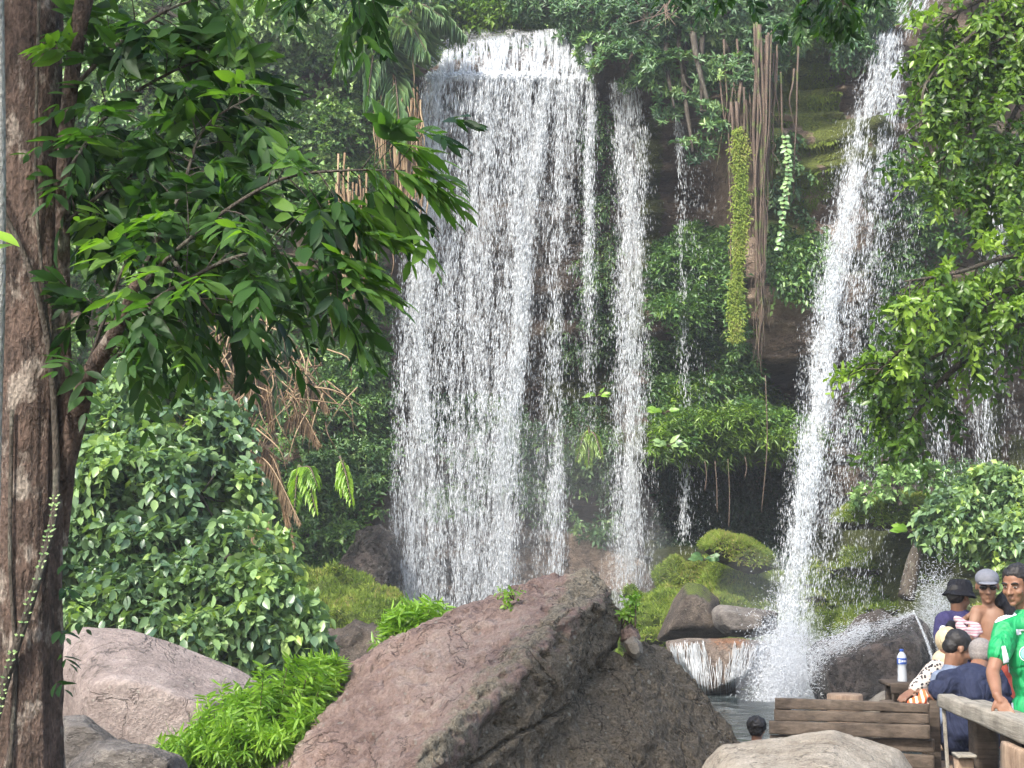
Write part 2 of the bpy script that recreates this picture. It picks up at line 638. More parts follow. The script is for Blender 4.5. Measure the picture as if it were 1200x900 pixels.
SUN = nrm(np.array([-.40, -.58, .71]))
el = math.asin(SUN[2])
w = bpy.data.worlds.new('World')
sc.world = w
w.use_nodes = True
nt = w.node_tree
nt.nodes.clear()
sky = nt.nodes.new('ShaderNodeTexSky')
sky.sky_type = 'NISHITA'
sky.sun_disc = False
sky.sun_elevation = el
sky.sun_rotation = math.atan2(SUN[0], SUN[1])
sky.air_density = 1.3
sky.dust_density = 3.0
bg = nt.nodes.new('ShaderNodeBackground')
bg.inputs[1].default_value = .15
wo = nt.nodes.new('ShaderNodeOutputWorld')
nt.links.new(sky.outputs[0], bg.inputs[0])
nt.links.new(bg.outputs[0], wo.inputs[0])
sl = bpy.data.lights.new('sun', 'SUN')
sl.energy = 2.5
sl.angle = R(5.0)
sl.color = (1, .96, .88)
so = bpy.data.objects.new('sun', sl)
so.rotation_euler = Vector(-SUN).to_track_quat('-Z', 'Y').to_euler()
COL.objects.link(so)
sc.view_settings.view_transform = 'Standard'
sc.view_settings.look = 'None'
sc.view_settings.gamma = 1
sc.view_settings.exposure = EXPO
sc.render.engine = 'CYCLES'
cy = sc.cycles
cy.use_denoising = True
cy.denoiser = 'OPENIMAGEDENOISE'
cy.use_adaptive_sampling = True
cy.adaptive_threshold = .03
cy.max_bounces = 6
cy.diffuse_bounces = 3
cy.glossy_bounces = 2
cy.transmission_bounces = 5
cy.transparent_max_bounces = 8
cy.volume_bounces = 0
cy.sample_clamp_indirect = 6

# ================================================================== materials
M = {}
M['leaf_near'] = leaf_mat('leaf_near', [(.012, .036, .014), (.026, .068, .020), (.048, .115, .028), (.11, .21, .038)], .5, .45, (1.8, 2.0, .5), .3)
M['leaf_shrub'] = leaf_mat('leaf_shrub', [(.045, .095, .055), (.12, .20, .10), (.22, .34, .13), (.38, .50, .12)], .33, .28, (1.5, 1.6, .5), .45)
M['leaf_lime'] = leaf_mat('leaf_lime', [(.09, .20, .02), (.16, .30, .03), (.26, .42, .05)], .4, .35)
M['leaf_cliff'] = leaf_mat('leaf_cliff', [(.02, .05, .02), (.05, .115, .035), (.10, .20, .055), (.20, .32, .07)], .42, .25)
M['leaf_ivy'] = leaf_mat('leaf_ivy', [(.07, .15, .055), (.20, .33, .11), (.38, .50, .22)], .35, .2)
M['leaf_fig'] = leaf_mat('leaf_fig', [(.035, .085, .04), (.08, .165, .07), (.15, .26, .10), (.26, .38, .12)], .4, .22)
M['leaf_right'] = leaf_mat('leaf_right', [(.028, .068, .012), (.068, .135, .02), (.13, .23, .03), (.24, .36, .05)], .36, .35)
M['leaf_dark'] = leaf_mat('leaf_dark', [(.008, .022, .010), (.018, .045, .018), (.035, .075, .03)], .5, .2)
M['moss'] = leaf_mat('moss_blades', [(.06, .11, .018), (.13, .20, .03), (.22, .29, .05), (.28, .25, .09)], .7, .3, (1.3, 1.3, .5), .2)
M['dead'] = leaf_mat('dead_frond', [(.12, .075, .045), (.25, .17, .10), (.40, .30, .19)], .8, .15, (1.2, 1.1, .8), .2)
M['root'] = bark_mat('hanging_root', (.05, .036, .028), (.15, .11, .085), (.10, .14, .04), 4, .1, .9)
M['twig'] = plain_mat('twig', (.09, .065, .045), .85, .2)
M['bark'] = bark_mat('bark', (.025, .019, .016), (.135, .092, .072), (.36, .31, .26), 5.5, .45, .75, 1.0)
M['bark_dark'] = bark_mat('bark_dark', (.035, .03, .024), (.09, .075, .06), (.2, .2, .16), 6, .3, .35)
M['bark_pale'] = bark_mat('bark_pale', (.22, .22, .2), (.42, .42, .38), (.12, .2, .1), 6, .3, .4)
M['cliff'] = rock_mat('cliff_rock', [(.15, .11, .08), (.36, .255, .185), (.52, .40, .30)], .55, .9, .7, .4, attr_cols=((.09, .125, .03), (.25, .29, .05)), strata=1.0, wet=.5)
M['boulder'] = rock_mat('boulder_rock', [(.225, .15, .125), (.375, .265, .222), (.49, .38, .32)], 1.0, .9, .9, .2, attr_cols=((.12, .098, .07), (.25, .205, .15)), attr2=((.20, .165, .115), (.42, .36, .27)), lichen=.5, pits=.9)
M['boulder_pale'] = rock_mat('boulder_pale_rock', [(.15, .12, .108), (.235, .19, .172), (.32, .27, .245)], .8, .5, .9, .2, lichen=.3, pits=.3)
M['boulder_tan'] = rock_mat('boulder_tan_rock', [(.17, .14, .11), (.28, .245, .20), (.36, .32, .27)], 2.0, .6, .9, .2, lichen=.5, pits=.3)
M['rock_grey'] = rock_mat('grey_rock', [(.085, .075, .068), (.17, .15, .135), (.30, .27, .24)], 1.5, .8, .85, .3, lichen=.4, strata=1)
M['rock_brown'] = rock_mat('brown_rock', [(.045, .036, .03), (.10, .08, .065), (.19, .155, .125)], 1.0, .8, .8, .3, attr_cols=((.06, .09, .02), (.14, .17, .03)), lichen=.3)
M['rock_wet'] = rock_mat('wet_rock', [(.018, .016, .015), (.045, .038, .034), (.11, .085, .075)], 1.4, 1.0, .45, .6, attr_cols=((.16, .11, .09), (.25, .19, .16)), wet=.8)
M['rock_orange'] = rock_mat('iron_stained_rock', [(.11, .085, .07), (.22, .17, .135), (.36, .29, .24)], 1.6, .9, .5, .5, attr_cols=((.19, .085, .045), (.36, .19, .10)), wet=.6)
M['mossrock'] = rock_mat('moss_rock', [(.03, .03, .02), (.07, .065, .04), (.12, .11, .06)], 1.0, .9, .9, .2, attr_cols=((.06, .095, .018), (.13, .175, .03)))
M['earth'] = rock_mat('earth', [(.05, .04, .03), (.10, .08, .06), (.18, .15, .12)], 1.0, .8, .95, .15, lichen=.2)
M['forest_floor'] = rock_mat('forest_floor', [(.015, .025, .01), (.03, .05, .018), (.06, .08, .03)], 1.0, .8, .95, .15)
M['drop'] = water_drop_mat('falling_water')
M['mist'] = water_drop_mat('fine_spray', (.88, .90, .93), .5)

m, nt, out = newmat('stream_water')
tc = nd(nt, 'TexCoord')
n1 = nd(nt, 'TexNoise', {'Vector': tc.outputs['Object'], 'Scale': 2.2, 'Detail': 5})
bp = nd(nt, 'Bump', {'Strength': .6, 'Distance': .1, 'Height': n1.outputs[0]})
fm = nd(nt, 'MapRange', {0: n1.outputs[0], 1: .6, 2: .75, 3: 0, 4: .6})
cmx = nd(nt, 'Mix', data_type='RGBA')
nt.links.new(fm.outputs[0], cmx.inputs[0])
cmx.inputs[6].default_value = (.03, .04, .04, 1)
cmx.inputs[7].default_value = (.5, .55, .55, 1)
pb = nd(nt, 'BsdfPrincipled', {'Base Color': cmx.outputs[2], 'Roughness': .12, 'Normal': bp.outputs[0]})
nt.links.new(pb.outputs[0], out.inputs[0])
M['stream'] = m


# ================================================================== ground, hills, stream
def gridmesh(xs, ys):
    nx, ny = len(xs), len(ys)
    X, Y = np.meshgrid(xs, ys)
    i = np.arange(ny - 1)[:, None] * nx + np.arange(nx - 1)[None]
    Q = np.stack([i, i + 1, i + 1 + nx, i + nx], -1).reshape(-1, 4)
    return X.ravel(), Y.ravel(), Q


def ground_z(x, y):
    p = np.stack([x, y, x * 0], -1)
    pool = box(y, 15, 60, 3) * box(x, -3.2 - (y - 15) * .12, 14, 1.2)
    bank = sst(6, 30, np.abs(x)) * 3.0
    z = -.08 - .55 * sst(9.5, 14, y) - .75 * pool + bank + (fbm(p, .5, 4, 2) - .5) * .5
    z = np.where(x < -2.2, z + .55 * sst(11, 16, y) * sst(-2.2, -4, x), z)
    near = 1 - sst(12, 60, np.hypot(x, y - 15))
    return z + (fbm(p, .04, 3, 4) - .5) * 10 * (1 - near)


xs = np.concatenate([-np.geomspace(300, 16, 30), np.linspace(-15.8, 15.8, 200), np.geomspace(16, 300, 30)])
ys = np.concatenate([-np.geomspace(250, 6.5, 24), np.linspace(-6, 44, 260), np.geomspace(44.5, 400, 30)])
X, Y, Q = gridmesh(xs, ys)
Z = ground_z(X, Y)
mk('ground', np.stack([X, Y, Z], -1), Q, M['earth'], label='brown earth and gravel ground around the boulders', cat='ground', kind='structure')
X, Y, Q = gridmesh(np.linspace(-11, 15, 60), np.linspace(13.5, 43, 60))
mk('stream', np.stack([X, Y, X * 0 - .62], -1), Q, M['stream'], label='dark churning stream below the waterfalls', cat='stream', kind='structure')


# ---- cliff: depth of the rock face for a place u,v of the 40 m plane
def cliff_top(u):
    v = np.interp(u, [-900, 200, 430, 500, 520, 600, 690, 705, 900, 945, 1000, 1060, 1110, 1600, 2400],
                  [-60, 20, 25, 70, 58, 40, 30, 22, 12, -60, -60, 38, -30, -30, -90])
    return v


def cliff_Y(x, z):
    p = np.stack([x, x * 0, z], -1)
    u, v = UV(np.stack([x, np.full_like(x, 40.0), z], -1))
    v0 = v
    v = v + (fbm(p * np.array([.55, 1, .25]), 1, 4, 33) - .5) * 46 * sst(100, 200, v)
    u = u + (fbm(p * np.array([.3, 1, .6]), 1, 3, 35) - .5) * 30 * sst(100, 200, v) * (u > 745)
    Y = 40 + (fbm(p * np.array([.22, 1, .5]), 1, 4, 1) - .5) * 2.6
    Y += (fbm(p * np.array([.5, 1, 2.2]), 1, 4, 6) - .5) * .9
    # blocky ledges
    st = fbm(p * np.array([.15, 1, 1.3]), 1, 3, 9)
    Y += (np.round(st * 9) / 9 - .5) * 2.2 * sst(455, 470, u) + (st - .5) * 1.5
    # main fall: lip and recess
    mf = box(u, 470, 740, 14)
    Y += mf * (box(v, 95, 640, 30) * 1.4 - box(v, 20, 90, 8) * .3)
    Y += 1.0 * box(u, 735, 850, 15) * box(v, 100, 330, 40)
    # layered wall on the right, with a cave above the ledge
    Y -= 1.3 * box(u, 850, 1010, 16) * box(v, 140, 425, 8)
    Y += 3.6 * box(u, 884, 970, 8) * box(v, 428, 490, 6)
    Y -= 1.9 * box(u, 752, 948, 30) * box(v, 495, 540, 14)
    Y += 2.6 * box(u, 740, 960, 20) * box(v, 548, 640, 12)
    Y -= 1.4 * box(u, 990, 1500, 25) * box(v, 160, 380, 20)
    Y += 1.6 * box(u, 1060, 1500, 25) * box(v, 400, 545, 20)
    # foot: mossy slope coming forward
    foot = np.clip((v - np.interp(u, [300, 460, 480, 740, 770, 960, 1000, 1300], [640, 640, 690, 690, 640, 640, 560, 540])) / 100, 0, 1.6)
    Y -= foot * np.interp(u, [300, 460, 480, 740, 780, 1300], [3.0, 3.0, .8, .8, 4.5, 5.0])
    # left part is a vegetated gully
    Y += 2.2 * box(u, 200, 330, 30) * box(v, 250, 500, 60)
    Y -= 1.0 * box(u, -400, 200, 60)
    Y += (fbm(p, 2.2, 4, 12) - .5) * .5
    # rounded top
    v = v0
    k_ = box(u, 494, 704, 6) * (1 - sst(88, 100, v))
    Y = Y * (1 - k_) + (np.interp(v, [20, 88, 100], [40.1, 39.1, 39.2]) + .35 + (fbm(p, 1.5, 3, 44) - .5) * .25) * k_
    t = cliff_top(u)
    Y += sst(t + 25, t - 6, v) * 1.2 + np.clip((t - v) / 20, 0, None) ** 1.2 * 1.5
    return Y


xs = np.concatenate([np.linspace(-45, -14, 100), np.linspace(-13.9, 14.5, 330), np.linspace(14.6, 45, 100)])
zs = np.linspace(-1.6, 19.5, 250)
nx = len(xs)
X, Z, Q = gridmesh(xs, zs)
YC = cliff_Y(X, Z)
u_, v_ = UV(np.stack([X, np.full_like(X, 40.0), Z], -1))
keep = YC < 49
pc = np.stack([X, YC, Z], -1)
moss = np.zeros(len(X))
mn = fbm(np.stack([X * 1.5, X * 0, Z * .5], -1), 1, 4, 21)
moss += box(u_, 880, 1010, 20) * box(v_, -80, 330, 20) * sst(.50, .60, mn)
moss += box(u_, 640, 780, 15) * box(v_, 130, 600, 30) * sst(.48, .58, mn)
moss += sst(600, 640, v_) * sst(.40, .52, mn) * (u_ > 640)
moss += sst(610, 650, v_) * sst(.40, .55, mn) * (u_ < 470) * .8
moss += box(u_, 1000, 1500, 40) * sst(.52, .60, mn)
moss += box(u_, 740, 960, 10) * box(v_, 495, 545, 5)
wetk = np.clip(box(u_, 465, 830, 25) * 1.2 + box(u_, 960, 1500, 20) * .9 + sst(430, 520, v_) * .8 + (u_ < 470) * .6, 0, 1)
Qk = Q[keep[Q].all(1)]
mk('cliff', pc, Qk, M['cliff'], attrs={'msk': np.clip(moss, 0, 1), 'wet': wetk}, label='dark layered rock cliff the waterfalls drop over', cat='cliff', kind='structure')


def onface(px, py, off=0.0):
    """points of the cliff face seen near these places"""
    Y = np.full(np.shape(px), 40.0)
    for _ in range(4):
        p = P(px, py, Y)
        Y = .5 * Y + .5 * np.clip(cliff_Y(p[..., 0], p[..., 2]), 33, 46)
    return P(px, py, Y - off)


# ---- wooded slope above the cliff
def hill_z(x, y):
    u, v = UV(np.stack([x, np.full_like(x, 40.0), x * 0 + 15], -1))
    t = np.interp(u, [-900, 200, 430, 500, 690, 705, 900, 945, 1000, 1060, 1110, 1600, 2400],
                  [-60, 20, 25, 62, 30, 22, 12, -60, -60, 38, -30, -30, -90])
    z0 = P(u, t, 40.0)[:, 2]
    p = np.stack([x, y, x * 0], -1)
    ch = box(u, 495, 705, 12) * (1 - sst(44, 54, y))
    return z0 - .25 - .9 * ch + np.clip(y - 41.5, 0, None) * .30 * (1 - ch * .8) + (fbm(p, .3, 3, 5) - .5) * 1.2 * sst(41.5, 45, y)


X, Y, Q = gridmesh(np.linspace(-60, 60, 160), np.linspace(41.0, 110, 90))
mk('hill', np.stack([X, Y, hill_z(X, Y)], -1), Q, M['forest_floor'], label='wooded slope rising above the cliff', cat='hill', kind='structure')


# ================================================================== boulders
def rock(name, hulls, voxel, amp, mat, mask=None, mask2=None, parent=None, seed=0.0, extra=None, smooth=4, **kw):
    mb = MB()
    for h in hulls:
        hull(mb, h)
    V, N, Fs = remesh(mb, voxel, smooth)
    size = (V.max(0) - V.min(0)).max()
    s = 1.0 / size
    d = (fbm(V, s * 3, 3, seed) - .5) * amp * size * .9
    d += (fbm(V, s * 10, 4, seed + 2) - .5) * amp * size * .45
    rg = 1 - np.abs(fbm(V * np.array([1, 1, 1.8]), s * 8, 3, seed + 4) - .5) * 2
    d += -np.clip(rg - .93, 0, 1) * amp * size * 2.0
    d += (fbm(V, s * 34, 3, seed + 6) - .5) * amp * size * .16
    if extra is not None:
        d = d + extra(V, N)
    V2 = V + N * d[:, None]
    at = {'msk': mask(V, N) if mask is not None else np.zeros(len(V))}
    if mask2: at['msk2'] = mask2(V, N)
    return mk(name, V2, Fs, mat, parent, True, at, **kw)


def sil(poly, Y, d, fs=.7, shift=(0, 0), bs=.7):
    poly = np.asarray(poly, float)
    c = poly.mean(0)
    a = P(poly[:, 0], poly[:, 1], Y)
    f = c + (poly - c) * fs + np.array(shift)
    b = c + (poly - c) * bs
    return np.concatenate([a, P(f[:, 0], f[:, 1], Y - d), P(b[:, 0], b[:, 1], Y + d)])


# the great slab boulder and its lower shoulder behind the crack
slab = [P(*q) for q in [(308, 880, 13), (358, 812, 13.2), (450, 744, 13.4), (545, 706, 13.4), (622, 672, 13.2), (660, 664, 13.2), (693, 667, 13.1), (722, 682, 13), (737, 706, 12.9),
                        (736, 732, 12.9), (715, 700, 12.4), (668, 706, 12.1), (600, 768, 11.4), (520, 850, 10.7), (440, 940, 10.0), (400, 1010, 9.8),
                        (726, 748, 12.6), (700, 790, 12.3), (650, 850, 11.7), (600, 905, 11.2), (560, 960, 10.8),
                        (268, 960, 12.2), (258, 1020, 11.5), (560, 1060, 10.6), (330, 960, 14.5), (560, 800, 15), (700, 760, 14.5), (640, 700, 14.3), (600, 1000, 14)]]
shoulder = [P(*q) for q in [(732, 756, 12.7), (752, 747, 13.1), (782, 757, 13.2), (799, 785, 13.2), (812, 815, 13.1), (842, 846, 13), (880, 886, 12.9), (915, 960, 12.7),
                            (716, 782, 12.45), (700, 800, 12.4), (650, 862, 11.9), (610, 900, 11.5), (760, 860, 12.0), (700, 960, 11.3), (600, 960, 11.0), (820, 960, 12.0), (640, 1040, 11),
                            (900, 1040, 12.6), (760, 800, 14.4), (860, 900, 14.4), (860, 1000, 14.2), (640, 1000, 14)]]


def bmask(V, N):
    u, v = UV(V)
    # lichen stain and shade painted dark on the steep side, pinkish bare rock on the slab
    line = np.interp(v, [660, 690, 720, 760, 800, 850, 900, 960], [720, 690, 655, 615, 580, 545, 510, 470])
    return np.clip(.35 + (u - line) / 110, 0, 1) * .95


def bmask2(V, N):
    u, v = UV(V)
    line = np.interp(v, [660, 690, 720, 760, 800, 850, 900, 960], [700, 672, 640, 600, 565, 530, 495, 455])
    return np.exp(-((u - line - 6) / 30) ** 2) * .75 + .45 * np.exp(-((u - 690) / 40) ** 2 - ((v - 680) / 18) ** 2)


def bextra(V, N):
    u, v = UV(V)
    # hard slanting grooves along the ridge
    a = np.array([.62, .45, .64])
    t = np.stack([V @ nrm(np.array([.75, .2, .62])) * .35, V @ nrm(np.array([-.6, .1, .78])) * 2.6, V[:, 1] * 1.0], -1)
    g = fbm(t, 1.6, 4, 31)
    k = 1 - sst(40, 160, u - np.interp(v, [660, 720, 800, 900, 960], [720, 655, 580, 510, 470]))
    f = fbm(V, 9, 3, 8)
    pit = -np.clip(.36 - fbm(V * np.array([1, 1, 1.7]), 9, 2, 77), 0, 1) * .35 * k
    f2 = fbm(V, 22, 3, 18)
    cx = np.interp(v, [700, 745, 775, 800, 832, 865, 895, 960], [738, 737, 716, 700, 662, 600, 562, 480]) + (fbm(V, 4, 2, 55) - .5) * 14
    crack = -np.exp(-((u - cx) / 3.2) ** 2) * .10 * (v > 738) * (V[:, 1] < 13)
    dent = -np.exp(-((u - 700) / 16) ** 2 - ((v - 812) / 9) ** 2) * .05
    return (g - .5) * .24 * (.3 + k) + (f - .5) * .085 + (f2 - .5) * .045 + pit + crack + dent - .012


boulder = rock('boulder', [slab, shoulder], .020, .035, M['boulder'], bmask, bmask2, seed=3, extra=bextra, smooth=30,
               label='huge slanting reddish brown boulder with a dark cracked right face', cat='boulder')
pale = rock('boulder', [sil([(52, 800), (62, 752), (95, 734), (150, 738), (215, 757), (280, 782), (306, 800), (298, 825), (262, 862), (240, 910), (60, 910)], 15.5, 1.2, .55, (-10, 30))],
            .035, .02, M['boulder_pale'], seed=9, smooth=5, label='pale pinkish grey boulder under the broad leafy shrub', cat='boulder')
mb = MB()
front = rock('boulder', [sil([(800, 960), (822, 897), (845, 874), (885, 868), (925, 866), (978, 856), (1015, 866), (1055, 880), (1082, 915), (1090, 960)], 7.4, .7, .7, (0, 30))],
             .016, .03, M['boulder_tan'], seed=14, label='low tan boulder in front of the plank wall', cat='boulder')
rock('rock', [sil([(60, 880), (72, 838), (100, 838), (128, 858), (150, 872), (150, 930), (70, 930)], 11.2, .5, .7), sil([(78, 900), (110, 868), (175, 872), (215, 888), (225, 930), (80, 930)], 10.6, .5, .7)],
     .016, .06, M['rock_grey'], seed=19, label='dark cracked grey rock at the foot of the big trunk', cat='rock')
rock('rock', [sil([(768, 752), (776, 742), (790, 700), (803, 682), (822, 684), (842, 700), (838, 722), (855, 748)], 30, .9, .6)], .06, .035, M['rock_brown'],
     mask=lambda V, N: np.clip(N[:, 2] - .25, 0, 1) * 1.0, seed=24, label='brown wedge shaped rock between the middle fall and the mossy slope', cat='rock')
rock('rock', [sil([(832, 716), (842, 708), (870, 711), (912, 716), (912, 742), (880, 748), (850, 746), (836, 734)], 29, .8, .6)], .05, .04, M['rock_grey'],
     seed=28, label='flat grey rock above the iron stained ledge', cat='rock')


def omask(V, N):
    u, v = UV(V)
    return np.clip(1.0 - (v - 746) / 26, 0, 1) * box(u, 830, 880, 14) * .8


cas = rock('rock', [sil([(780, 752), (800, 748), (870, 748), (900, 752), (903, 770), (893, 795), (872, 806), (850, 818), (828, 826), (808, 815), (795, 790), (784, 770)], 26.5, 1.0, .75, (0, -6))],
           .045, .03, M['rock_orange'], mask=omask, seed=33, label='overhanging iron stained rock with thin white water running over it', cat='rock')
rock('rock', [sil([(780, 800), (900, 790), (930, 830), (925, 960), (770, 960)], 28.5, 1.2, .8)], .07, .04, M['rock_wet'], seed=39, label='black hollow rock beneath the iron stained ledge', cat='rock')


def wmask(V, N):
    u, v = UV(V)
    return np.clip(N[:, 2] * 1.0 - .45, 0, 1) * (1 - sst(1000, 1070, u)) * .7  # lit top painted in as a lighter tone, fading to the right


wetrock = rock('boulder', [sil([(944, 768), (952, 755), (985, 742), (1030, 728), (1070, 718), (1090, 732), (1098, 760), (1096, 800), (1085, 860), (985, 870), (958, 830), (947, 800)], 20.5, .9, .72, (6, 14))],
               .035, .045, M['rock_wet'], mask=wmask, seed=42, label='wet black boulder splashed by the tall right fall', cat='boulder')
rock('rock', [sil([(1085, 738), (1110, 725), (1150, 722), (1230, 735), (1240, 900), (1090, 900)], 22, .9, .7)], .05, .04, M['rock_wet'], seed=45,
     label='dark rock behind the bathers', cat='rock')
rock('rock', [sil([(985, 745), (1005, 722), (1030, 713), (1055, 728), (1040, 760), (990, 770)], 24, .7, .7)], .05, .04, M['rock_brown'], seed=46,
     label='rounded brown rock peeping over the wet black boulder', cat='rock')
rock('rock', [sil([(1003, 832), (1030, 812), (1060, 800), (1090, 788), (1130, 786), (1140, 840), (1120, 880), (1010, 880)], 12.4, .5, .8)], .02, .02, M['boulder_tan'], seed=51,
     label='pale tan slab behind the water bottle', cat='rock')
# two stones wedged in the notch
st1 = [(726, 752), (728, 738), (738, 730), (748, 738), (752, 748), (745, 756)]
rock('stone', [sil(st1, 12.75, .1, .6)], .008, .05, M['boulder'], seed=55, label='small reddish stone wedged in the notch of the huge boulder', cat='stone')
rock('stone', [sil([(730, 752), (742, 744), (752, 752), (754, 766), (746, 774), (736, 768)], 12.65, .09, .6)], .008, .05, M['boulder_tan'], seed=57,
     label='small pale stone below the reddish one in the boulder notch', cat='stone')


# mossy ledges at the cliff foot
def mmask(V, N):
    return sst(-.1, .35, N[:, 2]) * .9


ML = []


def slope_rock(crest, bottom, Yb, Yf, label, seed, amp=.10, vox=.08):
    """a bank: crest line at Yb, foot at Yf nearer the camera"""
    c = np.array(crest, float); b = np.array(bottom, float)
    pts = [P(c[:, 0], c[:, 1], Yb), P(b[:, 0], b[:, 1], Yf), P(c[:, 0], c[:, 1] + 60, Yb + 1.5), P(b[:, 0], b[:, 1] + 40, Yf + .6)]
    hs = [np.concatenate(pts)]
    # terraces: smaller steps standing on the bank
    r_ = np.random.default_rng(seed)
    for k in range(9):
        t = r_.uniform(.1, .9); q = r_.uniform(.15, .85)
        x = np.interp(t, np.linspace(0, 1, len(c)), c[:, 0]) * (1 - q) + (b[0, 0] * (1 - t) + b[-1, 0] * t) * q
        y = np.interp(t, np.linspace(0, 1, len(c)), c[:, 1]) * (1 - q) + np.interp(t, np.linspace(0, 1, len(b)), b[:, 1]) * q
        w, h = r_.uniform(16, 34), r_.uniform(5, 11)
        Yq = Yb * (1 - q) + Yf * q
        hs.append(sil([(x - w, y), (x - w * .6, y - h), (x + w * .4, y - h * .9), (x + w, y + h * .2), (x + w * .5, y + h), (x - w * .5, y + h)], Yq - .15, .5, .8))
    mb = MB()
    for h_ in hs: hull(mb, h_)
    V, N, F = remesh(mb, vox, 3)
    d = (fbm(V, .9, 3, seed) - .5) * amp * 9 + (fbm(V * np.array([1, 1, 2.2]), 3, 4, seed + 1) - .5) * amp * 3.5
    d -= np.clip(.40 - fbm(V * np.array([.6, .6, 2.6]), 1.2, 3, seed + 5), 0, .12) * amp * 40
    V = V + N * d[:, None]
    return mk('mossy_rock', V, F, M['mossrock'], None, True, {'msk': mmask(V, N)}, label=label, cat='rock')


ML.append(rock('mossy_rock', [sil([(818, 640), (835, 624), (870, 632), (905, 650), (912, 668), (880, 672), (845, 660)], 35.2, .9, .75)], .06, .10, M['mossrock'], mask=mmask, seed=60,
               label='small mossy shelf with a dark ragged underside left of the right fall', cat='rock'))
ML.append(slope_rock([(735, 700), (768, 668), (815, 650), (870, 655), (915, 668), (940, 695)], [(735, 748), (800, 752), (860, 750), (940, 752)], 37.5, 33.4, 'broad mossy mound between the middle and the right fall', 61))
ML.append(rock('mossy_rock', [sil([(975, 610), (990, 596), (1040, 583), (1090, 582), (1110, 600), (1090, 618), (1030, 622), (985, 620)], 34.5, 1.2, .75)], .06, .10, M['mossrock'], mask=mmask, seed=62,
               label='long mossy shelf right of the right fall', cat='rock'))
ML.append(slope_rock([(925, 690), (955, 652), (1005, 640), (1055, 648), (1090, 690)], [(930, 765), (1010, 770), (1090, 765)], 37, 33.4, 'mossy mound behind the wet black boulder', 63))
ML.append(slope_rock([(1065, 680), (1090, 655), (1130, 650), (1220, 635), (1320, 660)], [(1075, 790), (1180, 790), (1320, 790)], 35.5, 31.5, 'mossy bank below the right hand shrubs', 64))
ML.append(slope_rock([(318, 700), (345, 670), (420, 662), (462, 690)], [(310, 790), (390, 800), (470, 780)], 36, 31.5, 'yellowish mossy bank left of the main fall', 65))
for poly, Yd, lab in [([(388, 700), (396, 660), (420, 622), (445, 610), (466, 625), (472, 680), (450, 720), (400, 715)], 37.6, 'dark bare rock between the moss and the main fall'),
                      ([(365, 800), (372, 745), (420, 725), (470, 735), (475, 800)], 30, 'brown rock at the left foot of the main fall')]:
    rock('rock', [sil(poly, Yd, .9, .6)], .06, .2, M['rock_wet'] if Yd > 35 else M['rock_brown'], seed=Yd, label=lab, cat='rock')
rock('rock', [sil([(560, 760), (590, 640), (640, 618), (700, 625), (760, 660), (780, 760)], 40.3, .8, .8)], .08, .03, M['cliff'], seed=81, label='smooth dark rock at the foot of the main fall', cat='rock')

m, nt, out = newmat('haze_air')
pv = nt.nodes.new('ShaderNodeVolumePrincipled')
pv.inputs['Color'].default_value = (.93, .96, 1, 1)
pv.inputs['Density'].default_value = HAZE
pv.inputs['Anisotropy'].default_value = .2
nt.links.new(pv.outputs[0], out.inputs['Volume'])
if HAZE > 0:
    mb = MB()
    obox(mb, (0, 75, 22), (330 / 2 + 160, 340, 40), bev=.01)
    V, Fs = mb.get()
    hz_ = mk('haze', V, Fs, m, kind='stuff', label='thin humid air between the camera and the cliff', cat='haze')


def mist(c, r, dens, label):
    m, nt, out = newmat('spray_mist')
    pv = nt.nodes.new('ShaderNodeVolumePrincipled')
    pv.inputs['Color'].default_value = (.95, .97, 1, 1)
    pv.inputs['Density'].default_value = dens
    pv.inputs['Anisotropy'].default_value = .3
    nt.links.new(pv.outputs[0], out.inputs['Volume'])
    mb = MB(); ell(mb, c, r, None, 4)
    V, Fs = mb.get()
    V = V + (fbm(V, .8 / max(r), 2, dens)[:, None] - .5) * np.array(r) * .5
    return mk('spray_mist', V, Fs, m, label=label, cat='mist', kind='stuff')


mist(P(918, 800, 23.6), (.75, .7, .9), .38, 'white mist at the foot of the tall right fall')
mist(P(900, 760, 30.5), (1.3, .8, 1.9), .10, 'thin mist rising round the lower part of the tall right fall')
mist(P(590, 640, 37.2), (3.4, 1.6, 2.8), .05, 'thin spray hanging at the foot of the curtain fall')
mist(P(745, 690, 37.0), (1.0, .8, 1.6), .08, 'thin spray at the foot of the middle fall')
mist(P(1100, 722, 21.4), (.32, .3, .45), .5, 'burst of spray behind the person in the bucket hat')
# ================================================================== falling water
def drops(mb, pos, vel, L, W):
    n = len(pos)
    v = nrm(vel)
    s = nrm(np.cross(v, np.array([0, 1.0, .2])))
    t = np.cross(v, s)
    L = np.broadcast_to(L, (n,))[:, None]; W = np.broadcast_to(W, (n,))[:, None]
    a = rng.random(n)[:, None] * 6.28
    ring = [pos + v * L * .1 + W * (s * np.cos(a + k * 2.094) + t * np.sin(a + k * 2.094)) for k in range(3)]
    V = np.stack([pos - v * L * .5] + ring + [pos + v * L * .5], 1)
    T = np.array([[0, 1, 2], [0, 2, 3], [0, 3, 1], [4, 2, 1], [4, 3, 2], [4, 1, 3]])
    F = (T[None] + (np.arange(n) * 5)[:, None, None]).reshape(-1, 3)
    mb.add(V.reshape(-1, 3), F)


